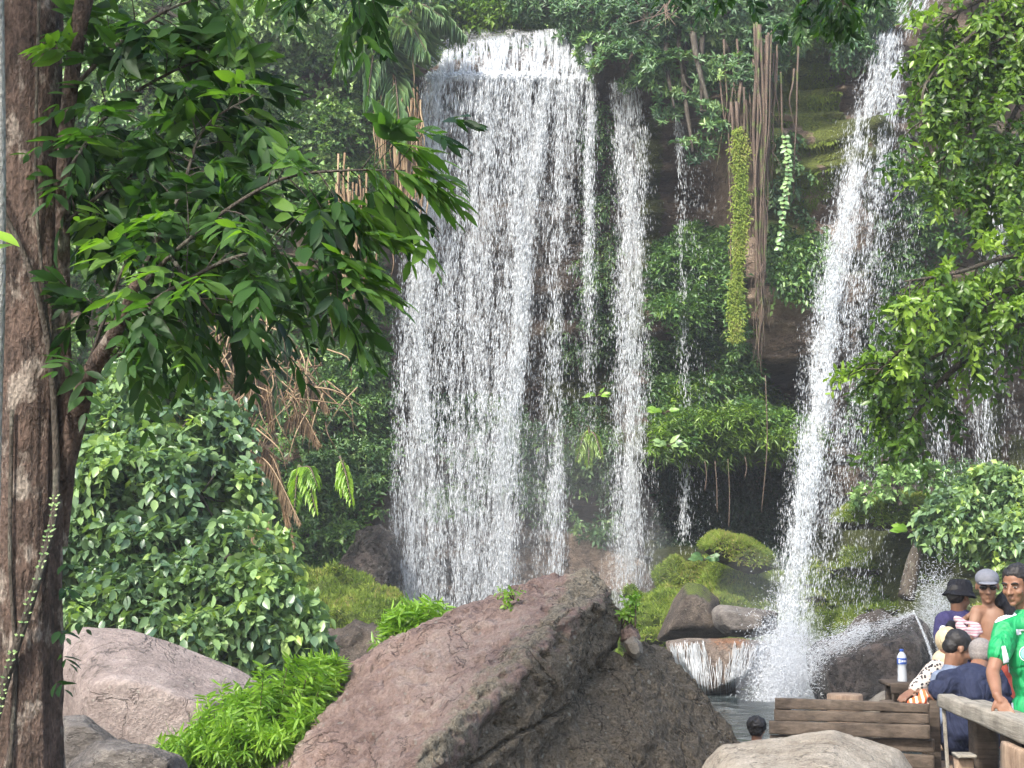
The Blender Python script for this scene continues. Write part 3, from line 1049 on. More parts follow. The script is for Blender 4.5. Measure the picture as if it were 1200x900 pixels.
def stream_density(px, py, comps):
    d = np.zeros(len(px))
    slope = np.zeros(len(px))
    for ys, xs_, ws, amp in comps:
        c = np.interp(py, ys, xs_)
        wd = np.interp(py, ys, ws) if np.ndim(ws) else ws
        am = np.interp(py, ys, amp) if np.ndim(amp) else amp
        env = (py > ys[0]) & (py < ys[-1])
        g = am * np.exp(-((px - c) / wd) ** 2) * env
        d = np.maximum(d, g) + .25 * np.minimum(d, g)
        s = (np.interp(py + 10, ys, xs_) - c) / 10
        slope = slope + g * s
    return d, slope / np.maximum(d, 1e-3)


def fall(name, bbox, comps, Yd, N, streak, label, size=(1., 1.), seed=1.0, parent=None, spreadY=.5, fine=.75, thr=(.34, .66), name_part=None):
    mb = MB()
    x0, y0, x1, y1 = bbox
    px = rng.uniform(x0, x1, N); py = rng.uniform(y0, y1, N)
    d, sl_ = stream_density(px, py, comps)
    # the water tears into strands: long narrow noise near the lip, ragged bursts lower down
    q = np.stack([px * .16, py * .012, px * 0], -1)
    q2 = np.stack([px * .09, py * .03, px * 0 + 7], -1)
    q3 = np.stack([px * .45, py * .09, px * 0 + 3], -1)
    s1, s2, s3 = fbm(q, 1, 3, seed), fbm(q2, 1, 3, seed + 1), fbm(q3, 1, 2, seed + 2)
    sn = .30 * s1 + .28 * s2 + .42 * s3
    acc = d * sst(thr[0], thr[1], sn) * 1.25
    k = rng.random(N) < acc
    px, py, sl_, dd, sn = px[k], py[k], sl_[k], d[k], sn[k]
    n = len(px)
    Yp = Yd(px, py) + rng.normal(0, spreadY * .5, n)
    pos = P(px, py, Yp)
    vel = np.stack([sl_ + rng.normal(0, .06, n), rng.normal(0, .05, n), np.full(n, -1.0)], -1)
    fl = (py - y0) / (y1 - y0)
    small = rng.random(n) < fine
    W = np.where(small, rng.uniform(.0025, .005, n), rng.uniform(.005, .0105, n)) * size[0]
    L = np.where(small, rng.uniform(.05, .13, n), rng.uniform(.09, .26, n)) * size[1]
    W = W * (.5 + .5 * np.minimum(1, dd / .45))
    L = L * np.interp(py, streak[0], streak[1]) * (.7 + .3 * np.minimum(1, dd / .45))
    drops(mb, pos, vel, L, W)
    return mb, n


m, nt, out = newmat('water_veil')
tc = nd(nt, 'TexCoord')
at = nd(nt, 'Attribute', attribute_name='dens')
fs = []
for sc_v, det, wgt in (((16, 16, 3.2), 3, 1.0), ((34, 34, 11), 2, .9), ((3.0, 3.0, .35), 3, .8)):
    mp = nd(nt, 'Mapping', {'Vector': tc.outputs['Object']}); mp.inputs['Scale'].default_value = sc_v
    n_ = nd(nt, 'TexNoise', {'Vector': mp.outputs[0], 'Scale': 1.0, 'Detail': det, 'Roughness': .6})
    fs.append(nd(nt, 'Math', {0: n_.outputs[0], 1: wgt}, operation='MULTIPLY').outputs[0])
a1 = nd(nt, 'Math', {0: fs[0], 1: fs[1]}, operation='ADD')
a2 = nd(nt, 'Math', {0: a1.outputs[0], 1: fs[2]}, operation='ADD')      # mean 1.35
th = nd(nt, 'MapRange', {0: at.outputs['Fac'], 1: 0, 2: 1, 3: 1.75, 4: 1.30})
df = nd(nt, 'Math', {0: a2.outputs[0], 1: th.outputs[0]}, operation='SUBTRACT')
al = nd(nt, 'MapRange', {0: df.outputs[0], 1: -.20, 2: .26, 3: 0, 4: .62})
pb = nd(nt, 'BsdfPrincipled', {'Base Color': (.84, .87, .90, 1), 'Roughness': .4})
tl = nd(nt, 'BsdfTranslucent', {'Color': (.84, .87, .90, 1)})
m1 = nd(nt, 'MixShader', {0: .4, 1: pb.outputs[0], 2: tl.outputs[0]})
tp_ = nd(nt, 'BsdfTransparent')
m2 = nd(nt, 'MixShader', {0: al.outputs[0], 1: tp_.outputs[0], 2: m1.outputs[0]})
nt.links.new(m2.outputs[0], out.inputs[0])
M['veil'] = m


def veil(bbox, comps, Yd, offs, parent, amp=1.0, seed=1.0):
    """thin torn sheets of falling water, one behind another"""
    x0, y0, x1, y1 = bbox
    xs = np.arange(x0, x1 + 3, 3.0); ys = np.arange(y0, y1 + 5, 5.0)
    X, Y, Q = gridmesh(xs, ys)
    d, _ = stream_density(X, Y, comps)
    for k, o in enumerate(offs):
        w = fbm(np.stack([X * .03, Y * .006, X * 0 + k], -1), 1, 3, seed + k) - .5
        w2 = fbm(np.stack([X * .10, Y * .012, X * 0 + k], -1), 1, 3, seed + k + 9) - .5
        V = P(X + w2 * 3, Y, Yd(X, Y) + o + w * .5 + w2 * .22)
        keep = d > .02
        dens = np.clip(d * amp, 0, 1.1)
        mk('veil', V, Q[keep[Q].all(1)], M['veil'], parent, True, {'dens': dens})


def Ymain(px, py):
    u = px
    lip = 38.9
    return np.where(py < 90, np.interp(py, [30, 88], [40.0, 38.75]), 38.6 - .0007 * (py - 90))


MAIN = [
    ([88, 200, 400, 700, 720], [511, 503, 489, 488, 488], [12, 18, 22, 24, 24], [1.0, .95, .8, .75, .6]),
    ([88, 200, 450, 720], [530, 528, 522, 520], [20, 25, 28, 30], [.65, .5, .38, .36]),
    ([88, 200, 450, 720], [572, 562, 555, 552], [28, 26, 26, 28], [.9, .7, .6, .6]),
    ([88, 300, 500, 720], [612, 600, 580, 570], [20, 18, 20, 22], [.85, .55, .5, .6]),
    ([30, 90, 200, 400, 550, 720], [658, 642, 624, 606, 593, 586], [12, 10, 11, 13, 16, 18], [1.0, 1.2, 1.2, 1.1, 1.0, .8]),
    ([35, 100, 300, 720], [676, 668, 652, 640], [18, 16, 16, 16], [.9, .85, .5, .28]),
    ([35, 100, 300, 520], [689, 692, 690, 688], [6, 5, 8, 12], [.9, .9, .5, .1]),
    ([500, 560, 700, 730], [652, 652, 650, 650], [9, 10, 10, 10], [.2, .6, .75, .6]),
    ([420, 560, 720], [500, 505, 510], [60, 70, 80], [.1, .25, .3]),
]
wf = empty('waterfall', P(580, 715, 38.6), 'broad white curtain waterfall, widest of the falls', 'waterfall', kind='structure')
mb, n = fall('w', (455, 88, 705, 730), MAIN, Ymain, 270000, ([88, 140, 300, 720], [1.5, 1.2, .95, .95]), '', seed=1)
print('main drops', n)
mb.build('falling_curtain', M['drop'], wf)
veil((455, 89, 705, 725), MAIN, Ymain, (.0, .35, .7), wf, .75)
# lip: water sliding down the sloping rock in ribbons
LIP = [([32, 92], [600, 600], [200, 200], [.6, .75]), ([30, 92], [655, 645], [16, 14], [1, 1])]
mb, n = fall('l', (498, 30, 694, 93), LIP, Ymain, 30000, ([30, 95], [1.9, 1.5]), '', seed=6, size=(1.0, 1.0), spreadY=.15, thr=(.40, .58))
V, F_ = mb.get()
u, v = UV(V)
# keep under the real lip line
lipline = np.interp(u, [498, 512, 520, 560, 620, 675, 692], [95, 80, 58, 46, 36, 30, 34])
T = F_[0][(v[F_[0]] > lipline[F_[0]]).all(1)]
mk('lip_water', V, T, M['drop'], wf)
# bright foam where it breaks over the ledge
veil((500, 34, 694, 95), [([30, 96], [600, 600], [200, 200], [1.0, 1.0])], lambda a, b: Ymain(a, b) + np.where(b < np.interp(a, [498, 512, 520, 560, 620, 675, 692], [95, 80, 58, 46, 36, 30, 34]), .9, 0), (.05,), wf, .8, 3)
mb2 = MB()
n = 1500
px = rng.uniform(500, 640, n); py = 89 + rng.normal(0, 2.2, n) - (px - 500) * .006
drops(mb2, P(px, py, 38.7 + rng.normal(0, .1, n)), np.stack([rng.normal(0, .5, n), rng.normal(0, .2, n), -np.ones(n)], -1), rng.uniform(.05, .14, n), rng.uniform(.015, .035, n))
mb2.build('foam_edge', M['drop'], wf)

MID = [([95, 200, 400, 720], [735, 738, 738, 737], [13, 15, 16, 20], [.75, .95, .9, .75]), ([95, 240], [722, 728], [7, 9], [.6, .2]),
       ([150, 300, 720], [752, 750, 752], [7, 9, 12], [.5, .35, .3])]
o = fall('m', (690, 90, 790, 735), MID, lambda a, b: 38.8 - .0008 * (b - 90), 95000, ([90, 200, 720], [1.4, .9, .8]), '', seed=11)[0]
mf_ = empty('waterfall', P(737, 715, 38.4), 'narrow middle waterfall beside the broad curtain', 'waterfall', kind='structure')
veil((700, 92, 780, 730), MID, lambda a, b: 38.8 - .0008 * (b - 90), (.1, .4), mf_, .85, 5)
o.build('falling_water', M['drop'], mf_)
THIN = [([160, 300, 640], [797, 800, 802], [5, 6, 8], [.35, .38, .34]), ([520, 600, 650], [803, 803, 803], [4, 6, 7], [.3, .8, .3]), ([140, 230], [795, 800], [4, 6], [.7, .2]),
        ([150, 300, 640], [815, 820, 815], [20, 22, 20], [.10, .08, .06])]
o = fall('t', (775, 130, 850, 660), THIN, lambda a, b: 38.4 + a * 0, 50000, ([130, 660], [1., .8]), '', seed=15)[0]
o.build('waterfall', M['drop'], label='faint threadlike fall right of the middle waterfall', cat='waterfall', kind='structure')

RIGHT = [
    ([40, 100, 150, 250, 400, 550, 700, 820], [1042, 1026, 1012, 992, 968, 948, 928, 912], [13, 14, 15, 16, 16, 15, 17, 20], [1, 1, .95, .95, .95, .95, .95, .9]),
    ([60, 150, 250, 400, 550, 700], [1050, 1035, 1020, 1000, 978, 962], [10, 18, 22, 26, 28, 26], [.7, .45, .34, .30, .26, .2]),
    ([120, 250, 400, 600, 720], [1050, 1050, 1035, 1015, 1000], [18, 24, 28, 30, 34], [.16, .13, .12, .10, .08]),
    ([700, 760, 830], [930, 918, 912], [22, 28, 36], [.5, .85, 1.0]),
]
rf = empty('waterfall', P(915, 815, 30), 'tall right waterfall leaning down to the wet black boulder', 'waterfall', kind='structure')
mb, n = fall('r', (870, 38, 1100, 830), RIGHT, lambda a, b: np.interp(b, [40, 820], [38.3, 31.5]), 300000, ([40, 120, 400, 820], [1.5, 1.1, .85, .8]), '', seed=21, size=(.95, .95))
print('right drops', n)
mb.build('falling_water', M['drop'], rf)
veil((860, 42, 1100, 815), RIGHT, lambda a, b: np.interp(b, [40, 820], [38.3, 31.5]), (.1, .5, .9), rf, .8, 7)
RB = [([-40, 20, 42], [1095, 1065, 1045], [16, 18, 16], [.9, .9, 1])]
mb, n = fall('r', (1020, -45, 1120, 45), RB, lambda a, b: np.interp(b, [-45, 45], [41, 38.4]), 9000, ([-40, 45], [1.5, 1.5]), '', seed=22, spreadY=.2)
mb.build('upper_chute', M['drop'], rf)

FAR = [([395, 470, 560, 680], [1155, 1152, 1158, 1172], [9, 12, 18, 24], [.55, .65, .4, .3]), ([430, 500, 560], [1105, 1102, 1100], [12, 16, 16], [.22, .38, .12]),
       ([200, 300, 400], [1170, 1165, 1160], [10, 10, 12], [.5, .55, .3]), ([400, 500, 640], [1140, 1140, 1150], [55, 60, 60], [.16, .18, .10]),
       ([560, 680, 730], [1080, 1085, 1090], [10, 12, 16], [.1, .3, .3])]
o = fall('f', (1040, 190, 1240, 735), FAR, lambda a, b: 35.6 - .002 * (b - 200), 70000, ([190, 735], [1., .9]), '', seed=27)[0]
ff_ = empty('waterfall', P(1140, 700, 35), 'scattered thin falls behind the hanging leafy branches', 'waterfall', kind='structure')
veil((1045, 195, 1240, 725), FAR, lambda a, b: 35.6 - .002 * (b - 200), (.1, .5), ff_, 1.0, 9)
o.build('falling_water', M['drop'], ff_)

# ---- splash and drifting spray: swarms of tiny drops
mb = MB()


def arc(x0, y0, x1, y1, Y0, Y1, n, lift, w0, w1):
    t = rng.random(n) ** .8
    px = x0 + (x1 - x0) * t
    py = y0 + (y1 - y0) * t - lift * 4 * t * (1 - t) + rng.normal(0, 1, n) * (w0 + (w1 - w0) * t)
    sl2 = np.stack([np.full(n, (x1 - x0)), np.zeros(n), -((y1 - y0) - lift * 4 * (1 - 2 * t))], -1)
    drops(mb, P(px, py, Y0 + (Y1 - Y0) * t + rng.normal(0, .1, n)), sl2, rng.uniform(.012, .035, n), rng.uniform(.0013, .003, n))


arc(1072, 718, 925, 800, 19.7, 19.8, 1700, 7, .8, 14)
arc(1072, 722, 950, 780, 19.75, 19.8, 2000, 6, 6, 18)
arc(1020, 735, 915, 812, 19.8, 20.2, 6000, 10, 5, 18)
arc(1070, 716, 1098, 790, 19.6, 19.4, 900, 6, .8, 4)
n = 14000
drops(mb, P(rng.normal(918, 17, n), 822 - np.abs(rng.normal(0, 45, n)), 20.5 + rng.normal(0, .6, n)), rng.normal(0, 1, (n, 3)) + [0, 0, .6], rng.uniform(.02, .08, n), rng.uniform(.0015, .0045, n))
n = 4500
drops(mb, P(rng.normal(1098, 15, n), 720 + rng.normal(0, 28, n), 21 + rng.normal(0, .3, n)), rng.normal(0, 1, (n, 3)), rng.uniform(.02, .06, n), rng.uniform(.0015, .004, n))
mb.build('splash', M['mist'], label='white spray bursting off the wet black boulder', cat='splash', kind='stuff')

# thin films on the iron stained rock
bvh = BVHTree.FromPolygons([tuple(Vector(v.co) + cas.location) for v in cas.data.vertices], [tuple(p.vertices) for p in cas.data.polygons])
mb = MB()


def film(bv, mb, x, y0, y1, dx, wpx, Yn, off=.02):
    m = 18
    L, Rr = [], []
    ph = rng.random() * 9
    for i in range(m):
        t = i / (m - 1)
        y = y0 + (y1 - y0) * t
        w_ = wpx * (.35 + .65 * math.sin(math.pi * min(1, t * .9 + .1)) * (.6 + .4 * math.sin(ph + 7 * t)))
        for s, arr in ((-1, L), (1, Rr)):
            q = P(x + dx * t + math.sin(ph + 5 * t) * 1.0 + s * w_, y, Yn)
            d = Vector(q - np.array([0, 0, CAMZ])).normalized()
            h = bv.ray_cast(Vector((0, 0, CAMZ)), d)
            arr.append(np.array(h[0]) - np.array(d) * off if h[0] is not None else None)
    for i in range(m - 1):
        qd = [L[i], Rr[i], Rr[i + 1], L[i + 1]]
        if any(a is None for a in qd): continue
        mid = [(a + b) / 2 - np.array([0, .015, 0]) for a, b in ((L[i], Rr[i]), (L[i + 1], Rr[i + 1]))]
        mb.add([L[i], mid[0], Rr[i], Rr[i + 1], mid[1], L[i + 1]], None, [[0, 1, 4, 5], [1, 2, 3, 4]])


for k in range(190):
    left = rng.random() < .58
    x = rng.uniform(783, 826) if left else rng.uniform(860, 900)
    yb = np.interp(x, [783, 800, 828, 870, 900], [775, 800, 824, 806, 780])
    y0 = rng.uniform(748, 762) if rng.random() < .6 else rng.uniform(760, 785)
    film(bvh, mb, x, y0, min(yb, y0 + rng.uniform(25, 75)), (10 if left else -14) * rng.random(), rng.uniform(.15, .75), 26)
for k in range(26):
    x = rng.uniform(828, 866)
    film(bvh, mb, x, rng.uniform(765, 785), rng.uniform(795, 815), 0, rng.uniform(.25, .6), 26)
mb.build('cascade', M['drop'], smooth=True, label='white threads of water over the iron stained rock', cat='cascade', kind='structure')
# ================================================================== plants on the cliff
def clump_keep(pos, scale, thr, seed):
    return fbm(pos, scale, 3, seed) > thr


def face_leaves(poly, n, mat, nl, ln, L, W, style='alt', thr=.0, cs=1.2, depth=.6, droop=.45, seed=1.0, mb=None, up=.3, jit=.35, rough=10, spread=.9):
    """sprigs growing out of the cliff face inside a region"""
    q = sample_poly(poly, n, rough, seed)
    p = onface(q[:, 0], q[:, 1])
    if thr: p = p[clump_keep(p, cs, thr, seed)]
    m = len(p)
    # lumpy cushion
    lump = fbm(p, .9, 3, seed + 3)
    p = p + np.stack([rng.normal(0, .05, m), -(lump * depth * 1.6 + rng.random(m) * depth * .5 - .3 * depth), rng.normal(0, .05, m)], -1)
    ax = np.stack([rng.normal(0, .55, m), -1 + rng.normal(0, .25, m), rng.normal(up, .4, m)], -1)
    br = np.clip(.25 + lump * .5 + rng.normal(0, .18, m), 0, 1)
    mb = mb or MB()
    sprigs(mb, p, ax, nl, ln, L, W, style, False, droop, br, jit, spread)
    return mb


def cliff_cover(name, label, cat, mat, *a, **k):
    kind = k.pop('kind', 'stuff')
    mb = face_leaves(*a, **k)
    return mb.build(name, M[mat], label=label, cat=cat, kind=kind)


# --- wooded slope above: broad cover
N_ = 7000
x = rng.uniform(-32, 32, N_); y = 41.5 + rng.random(N_) ** 1.6 * 40
p = np.stack([x, y, hill_z(x, y)], -1)
u, v = UV(np.stack([x, np.full(N_, 40.), x * 0 + 15], -1))
p = p[(box(u, 512, 692, 3) * (y < 44.5)) < .5]
m = len(p)
p[:, 2] += rng.random(m) * (1.0 + .05 * (p[:, 1] - 41))
mb = MB()
sprigs(mb, p, np.stack([rng.normal(0, .5, m), rng.normal(-.5, .3, m), np.ones(m)], -1), 12, .6, .28, .12, 'alt', False, .3, np.clip(fbm(p, .4, 2, 4) + rng.normal(0, .15, m), 0, 1))
mb.build('undergrowth', M['leaf_cliff'], label='dense green undergrowth on the slope above the falls', cat='undergrowth', kind='stuff')

# --- left gully: dark cover then brighter creeper
cliff_cover('undergrowth', 'dark leafy cover on the cliff left of the main fall', 'undergrowth', 'leaf_cliff',
            [(60, -20), (470, -20), (495, 70), (470, 130), (450, 260), (458, 400), (468, 560), (400, 690), (60, 740)], 9500, None, 10, .45, .17, .08, depth=1.0, seed=5, cs=.8, thr=.36)
cliff_cover('ivy', 'pale green large leaved creeper left of the top of the main fall', 'creeper', 'leaf_ivy',
            [(270, 20), (440, 30), (478, 80), (450, 130), (440, 190), (400, 215), (350, 230), (290, 220), (240, 120)], 2800, None, 7, .4, .16, .13, style='alt', depth=.8, seed=8, droop=.9, thr=.40, cs=1.4)
cliff_cover('creeper', 'bright creeper on the upper left of the gully', 'creeper', 'leaf_ivy',
            [(75, 60), (280, 20), (300, 200), (250, 380), (80, 420)], 2600, None, 8, .4, .17, .10, depth=.8, seed=12, droop=.6, thr=.42, cs=.9)
cliff_cover('undergrowth', 'mid green shrubs beside the left edge of the curtain fall', 'shrubs', 'leaf_fig',
            [(360, 400), (450, 420), (462, 560), (430, 580), (380, 560), (330, 480)], 1700, None, 10, .35, .15, .06, depth=1.0, seed=15, thr=.40, cs=1.2)
cliff_cover('undergrowth', 'low leafy plants on the dark bank under the dead fronds', 'undergrowth', 'leaf_cliff',
            [(300, 560), (400, 560), (420, 650), (340, 690), (280, 700)], 900, None, 9, .3, .13, .07, depth=.7, seed=17)
# --- behind and between the falls
cliff_cover('creeper', 'green plants seen through the broad curtain fall', 'creeper', 'leaf_fig',
            [(500, 470), (600, 470), (650, 530), (720, 560), (715, 640), (660, 620), (560, 600), (500, 600)], 1500, None, 9, .4, .2, .08, depth=.8, seed=19, thr=.42)
cliff_cover('creeper', 'mossy creeper strip between the curtain and the middle fall', 'creeper', 'leaf_fig',
            [(682, 130), (722, 120), (724, 400), (718, 560), (650, 560), (660, 420), (680, 300)], 1300, None, 8, .3, .13, .05, depth=.5, seed=22, thr=.40, droop=.8)
cliff_cover('creeper', 'leafy creeper covering the wall right of the middle fall', 'creeper', 'leaf_cliff',
            [(760, 300), (800, 270), (850, 280), (862, 400), (870, 425), (890, 470), (930, 490), (940, 520), (800, 525), (762, 500)], 5200, None, 10, .45, .17, .07, depth=1.0, seed=25, thr=.34)
cliff_cover('ferns', 'light green narrow leaved plants along the overhanging ledge', 'ferns', 'leaf_right',
            [(780, 470), (850, 440), (915, 465), (952, 500), (945, 535), (900, 528), (860, 545), (790, 535), (765, 500)], 2000, None, 10, .45, .22, .045, depth=1.2, seed=28, thr=.42, droop=.7, rough=22)
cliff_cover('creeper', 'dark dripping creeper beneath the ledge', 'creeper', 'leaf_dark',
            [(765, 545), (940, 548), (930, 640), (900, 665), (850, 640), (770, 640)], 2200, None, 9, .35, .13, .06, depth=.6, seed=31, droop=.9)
cliff_cover('creeper', 'creeper on the wall left of the tall right fall', 'creeper', 'leaf_fig',
            [(905, 160), (935, 155), (940, 250), (968, 270), (955, 340), (900, 330), (905, 260)], 380, None, 8, .3, .15, .09, depth=.35, seed=33, droop=.9, thr=.45, cs=2)
cliff_cover('creeper', 'dark green creeper below the reddish wall', 'creeper', 'leaf_cliff',
            [(898, 260), (965, 290), (955, 350), (905, 345)], 700, None, 8, .4, .16, .08, depth=.5, seed=34, droop=.9)
cliff_cover('creeper', 'greenery right of the tall right fall', 'creeper', 'leaf_cliff',
            [(1030, 190), (1300, 150), (1300, 420), (1100, 410), (1000, 560), (985, 520), (1010, 380)], 3600, None, 9, .4, .16, .08, depth=.7, seed=36, thr=.44, droop=.6)
cliff_cover('creeper', 'pale green plants on the bank right of the tall right fall', 'creeper', 'leaf_fig',
            [(1060, 540), (1200, 560), (1300, 520), (1300, 660), (1120, 660), (1080, 600)], 1100, None, 9, .35, .14, .07, depth=.7, seed=38, thr=.42)
cliff_cover('creeper', 'pale yellow green growth on the top of the right wall', 'creeper', 'leaf_right',
            [(870, -20), (1010, -20), (1000, 60), (985, 70), (900, 50)], 900, None, 9, .3, .12, .05, depth=.4, seed=40, thr=.44)


# --- moss and short grass on the ledges
def blades_on(o, n, Lr, Wr, minz=.2, name='grass', label='', thr=.3, mat='moss', sc_=1.3):
    me = o.data
    V = np.array([v.co[:] for v in me.vertices]) + np.array(o.location)
    me.calc_loop_triangles()
    T = np.array([t.vertices[:] for t in me.loop_triangles])
    A, B, C = V[T[:, 0]], V[T[:, 1]], V[T[:, 2]]
    Nn = np.cross(B - A, C - A); ar = np.linalg.norm(Nn, axis=1); Nn = nrm(Nn)
    ok = (Nn[:, 2] > minz) & (A[:, 1] < np.percentile(V[:, 1], 85))
    T, A, B, C, Nn, ar = T[ok], A[ok], B[ok], C[ok], Nn[ok], ar[ok]
    i = rng.choice(len(T), n, p=ar / ar.sum())
    r1, r2 = np.sqrt(rng.random(n)), rng.random(n)
    p = A[i] * (1 - r1)[:, None] + B[i] * (r1 * (1 - r2))[:, None] + C[i] * (r1 * r2)[:, None]
    nn = Nn[i]
    k = clump_keep(p, sc_, thr, 3)
    p, nn = p[k], nn[k]; m = len(p)
    d = nn * .8 + rng.normal(0, .5, (m, 3)) + np.array([0, -.2, .3])
    mb = MB()
    leaves(mb, p, d, np.tile([0, -1., .3], (m, 1)), rng.uniform(*Lr, m), Wr, rnd=np.clip(fbm(p, 1.2, 3, 8) * 1.2 - .1 + rng.normal(0, .16, m), 0, 1), droop=.35)
    return mb.build(name, M[mat], label=label, cat=cat_of(name), kind='stuff')


def cat_of(n): return n.replace('_', ' ')


for o, n, lb in zip(ML, (6000, 34000, 10000, 22000, 18000, 20000), (
        'short yellow green moss on the small shelf left of the right fall', 'bright mossy grass over the broad mound by the middle fall',
        'moss carpet on the long shelf right of the right fall', 'moss over the mound behind the wet black boulder',
        'moss and grass on the bank below the right shrubs', 'dry yellowish grass on the bank left of the main fall')):
    blades_on(o, n, (.05, .15), .026, -.2, 'moss', lb)

# moss streaks on the upper right wall
mb = MB()
q = sample_poly([(905, 20), (990, 60), (985, 160), (960, 260), (905, 250)], 9000, 10, 3)
p = onface(q[:, 0], q[:, 1]); k = fbm(p * np.array([2.5, 1, .5]), 1, 3, 9) > .5; p = p[k]; m = len(p)
leaves(mb, p, np.stack([rng.normal(0, .4, m), -rng.random(m), -np.ones(m) * .7], -1), np.tile([0, -1., .5], (m, 1)), rng.uniform(.06, .16, m), .03, rnd=np.clip(.2 + fbm(p, 1, 2, 2) * .6, 0, 1))
mb.build('moss', M['moss'], label='moss streaks on the upper wall left of the tall right fall', cat='moss', kind='stuff')


# --- hanging root columns, one sheathed in moss
def root_column(px, top, bot, Yd, w0, w1, n, mat, seed):
    mb = MB()
    for k in range(n):
        a = rng.normal(0, 1)
        pts = []
        b = bot - rng.random() * (bot - top) * .25 if k else bot
        tp_ = top - rng.random() * 60
        for t in np.linspace(0, 1, 7):
            wv = w0 * (1 - t) + w1 * t
            pts.append(P(px + np.clip(a, -1.6, 1.6) * wv + math.sin(k * 1.7 + t * 7) * 2.6 + rng.normal(0, 1.3), tp_ + (b - tp_) * t, Yd + .12 * math.cos(k * 2.3)))
        tube(mb, smooth_path(pts, 16), np.linspace(.050, .012, 16) * rng.uniform(.3, 1.3), 5, a=rng.random())
        for j_ in range(3):
            q0 = np.array(pts[1 + int(rng.random() * 5)]); q1 = q0 + np.array([rng.normal(0, .16), -.03, -rng.uniform(.3, 1.1)])
            tube(mb, smooth_path([q0, q0 * .5 + q1 * .5 + [rng.normal(0, .06), 0, 0], q1], 8), np.linspace(.013, .005, 8), 4, a=rng.random())
    return mb


t = empty('hanging_root', P(893, 440, 36.6), 'thick reddish brown bundle of aerial roots hanging to the cave mouth', 'root', 'root bundles hanging on the right wall')
root_column(890, 80, 442, 36.9, 8, 2.5, 17, 'root', 1).build('root_bundle', M['root'], t)
t = empty('hanging_root', P(866, 410, 36.8), 'root column sheathed in bright green moss', 'root', 'root bundles hanging on the right wall')
root_column(866, 130, 412, 37.0, 7, 2.5, 10, 'root', 2).build('root_bundle', M['root'], t)
mb = MB()
n = 5500
tt = rng.random(n) ** .9
px = 865 + rng.normal(0, 1, n) * (5.2 - 2.4 * tt) * (.5 + vnoise(np.stack([tt * 9, tt * 0, tt * 0], -1))) + 3 * np.sin(tt * 5); py = 150 + tt * 250
p = P(px, py, 36.75 + rng.random(n) * .15)
leaves(mb, p, np.stack([rng.normal(0, .6, n), -rng.random(n), rng.normal(-.5, .4, n)], -1), np.tile([0, -1., .5], (n, 1)), rng.uniform(.06, .14, n), .035, rnd=np.clip(.35 + fbm(p, 1.5, 2) * .5 + rng.normal(0, .12, n), 0, .85))
mb.build('moss_sheath', M['moss'], t)
t = empty('hanging_root', P(915, 250, 37.2), 'loose thin roots over the brown wall under the fig crown', 'root', 'root bundles hanging on the right wall')
mb = MB()
for k in range(20):
    xx = rng.uniform(845, 935); t0 = rng.uniform(40, 110); b0 = t0 + rng.uniform(60, 190)
    pts = [P(xx + rng.normal(0, 3.5) * s_ + 3 * math.sin(k + s_ * 4), t0 + (b0 - t0) * s_, 37.3 - .2 * math.sin(s_ * 3)) for s_ in np.linspace(0, 1, 5)]
    tube(mb, smooth_path(pts, 10), np.linspace(.03, .01, 10), 4, a=rng.random())
mb.build('root_strands', M['root'], t)
for (x0, a0, b0, lb) in [(826, 540, 575, 'short root strand left under the ledge'), (838, 540, 600, 'middle root strand dangling under the ledge'), (853, 538, 618, 'long thin root dangling under the ledge'),
                         (873, 535, 560, 'short pale root strand right of the long one under the ledge'), (897, 440, 600, 'thread of root falling past the cave mouth')]:
    mb = MB()
    tube(mb, smooth_path([P(x0, a0, 36.4), P(x0 + 2, (a0 + b0) / 2, 36.4), P(x0 + rng.normal(0, 2), b0, 36.4)], 12), .012, 4)
    mb.build('hanging_root', M['root'], label=lb, cat='root', group='thin roots under the ledge')

# dead hanging thatch at the left lip of the main fall
mb = MB()
for (xc, yc, n_, wd, ln_) in [(470, 125, 90, 14, 85), (480, 170, 50, 8, 90), (415, 240, 70, 12, 110), (398, 260, 50, 12, 90)]:
    for k in range(n_):
        xx = xc + rng.normal(0, wd); yy = yc + rng.normal(0, 22); l_ = rng.uniform(.4, 1) * ln_
        pts = [P(xx + rng.normal(0, 1.5) * s_ + 3 * s_ * rng.normal(), yy + l_ * s_, 37.6 - .25 * math.sin(s_ * 2.5)) for s_ in np.linspace(0, 1, 4)]
        tube(mb, smooth_path(pts, 7), np.linspace(.028, .008, 7), 4, a=rng.random())
mb.build('dead_vines', M['dead'], label='pinkish brown dead vines hanging beside the main fall', cat='dead vines', kind='stuff')


# --- palm fronds
def frond(mbL, mbS, base, tip, sag, nleaf, L, W, twist=0.0, hang=.6, br=.5):
    base, tip = np.array(base), np.array(tip)
    mid = (base + tip) / 2 + np.array([0, 0, sag])
    path = smooth_path([base, mid, tip], 26)
    tube(mbS, path, np.linspace(.03, .008, 26), 5, a=br)
    t, N, B = frames(path)
    for s_ in (-1, 1):
        k = np.linspace(0.12, .99, nleaf)
        idx = k * 25
        i0 = np.clip(idx.astype(int), 0, 24); f = (idx - i0)[:, None]
        p = path[i0] * (1 - f) + path[i0 + 1] * f
        tt = t[i0]
        side = nrm(np.cross(tt, [0, 0, 1.0])) * s_
        d = side * (1 - hang * .6) + tt * .55 + np.array([0, 0, -hang]) + rng.normal(0, .10, (nleaf, 3))
        ll = L * (np.sin(np.pi * (k * .85 + .13)) * .8 + .25) * rng.uniform(.8, 1.15, nleaf)
        leaves(mbL, p, d, np.tile([0, 0, 1.0], (nleaf, 1)) + tt * .2, ll, W, rnd=np.clip(br + rng.normal(0, .15, nleaf), 0, 1), droop=.4)


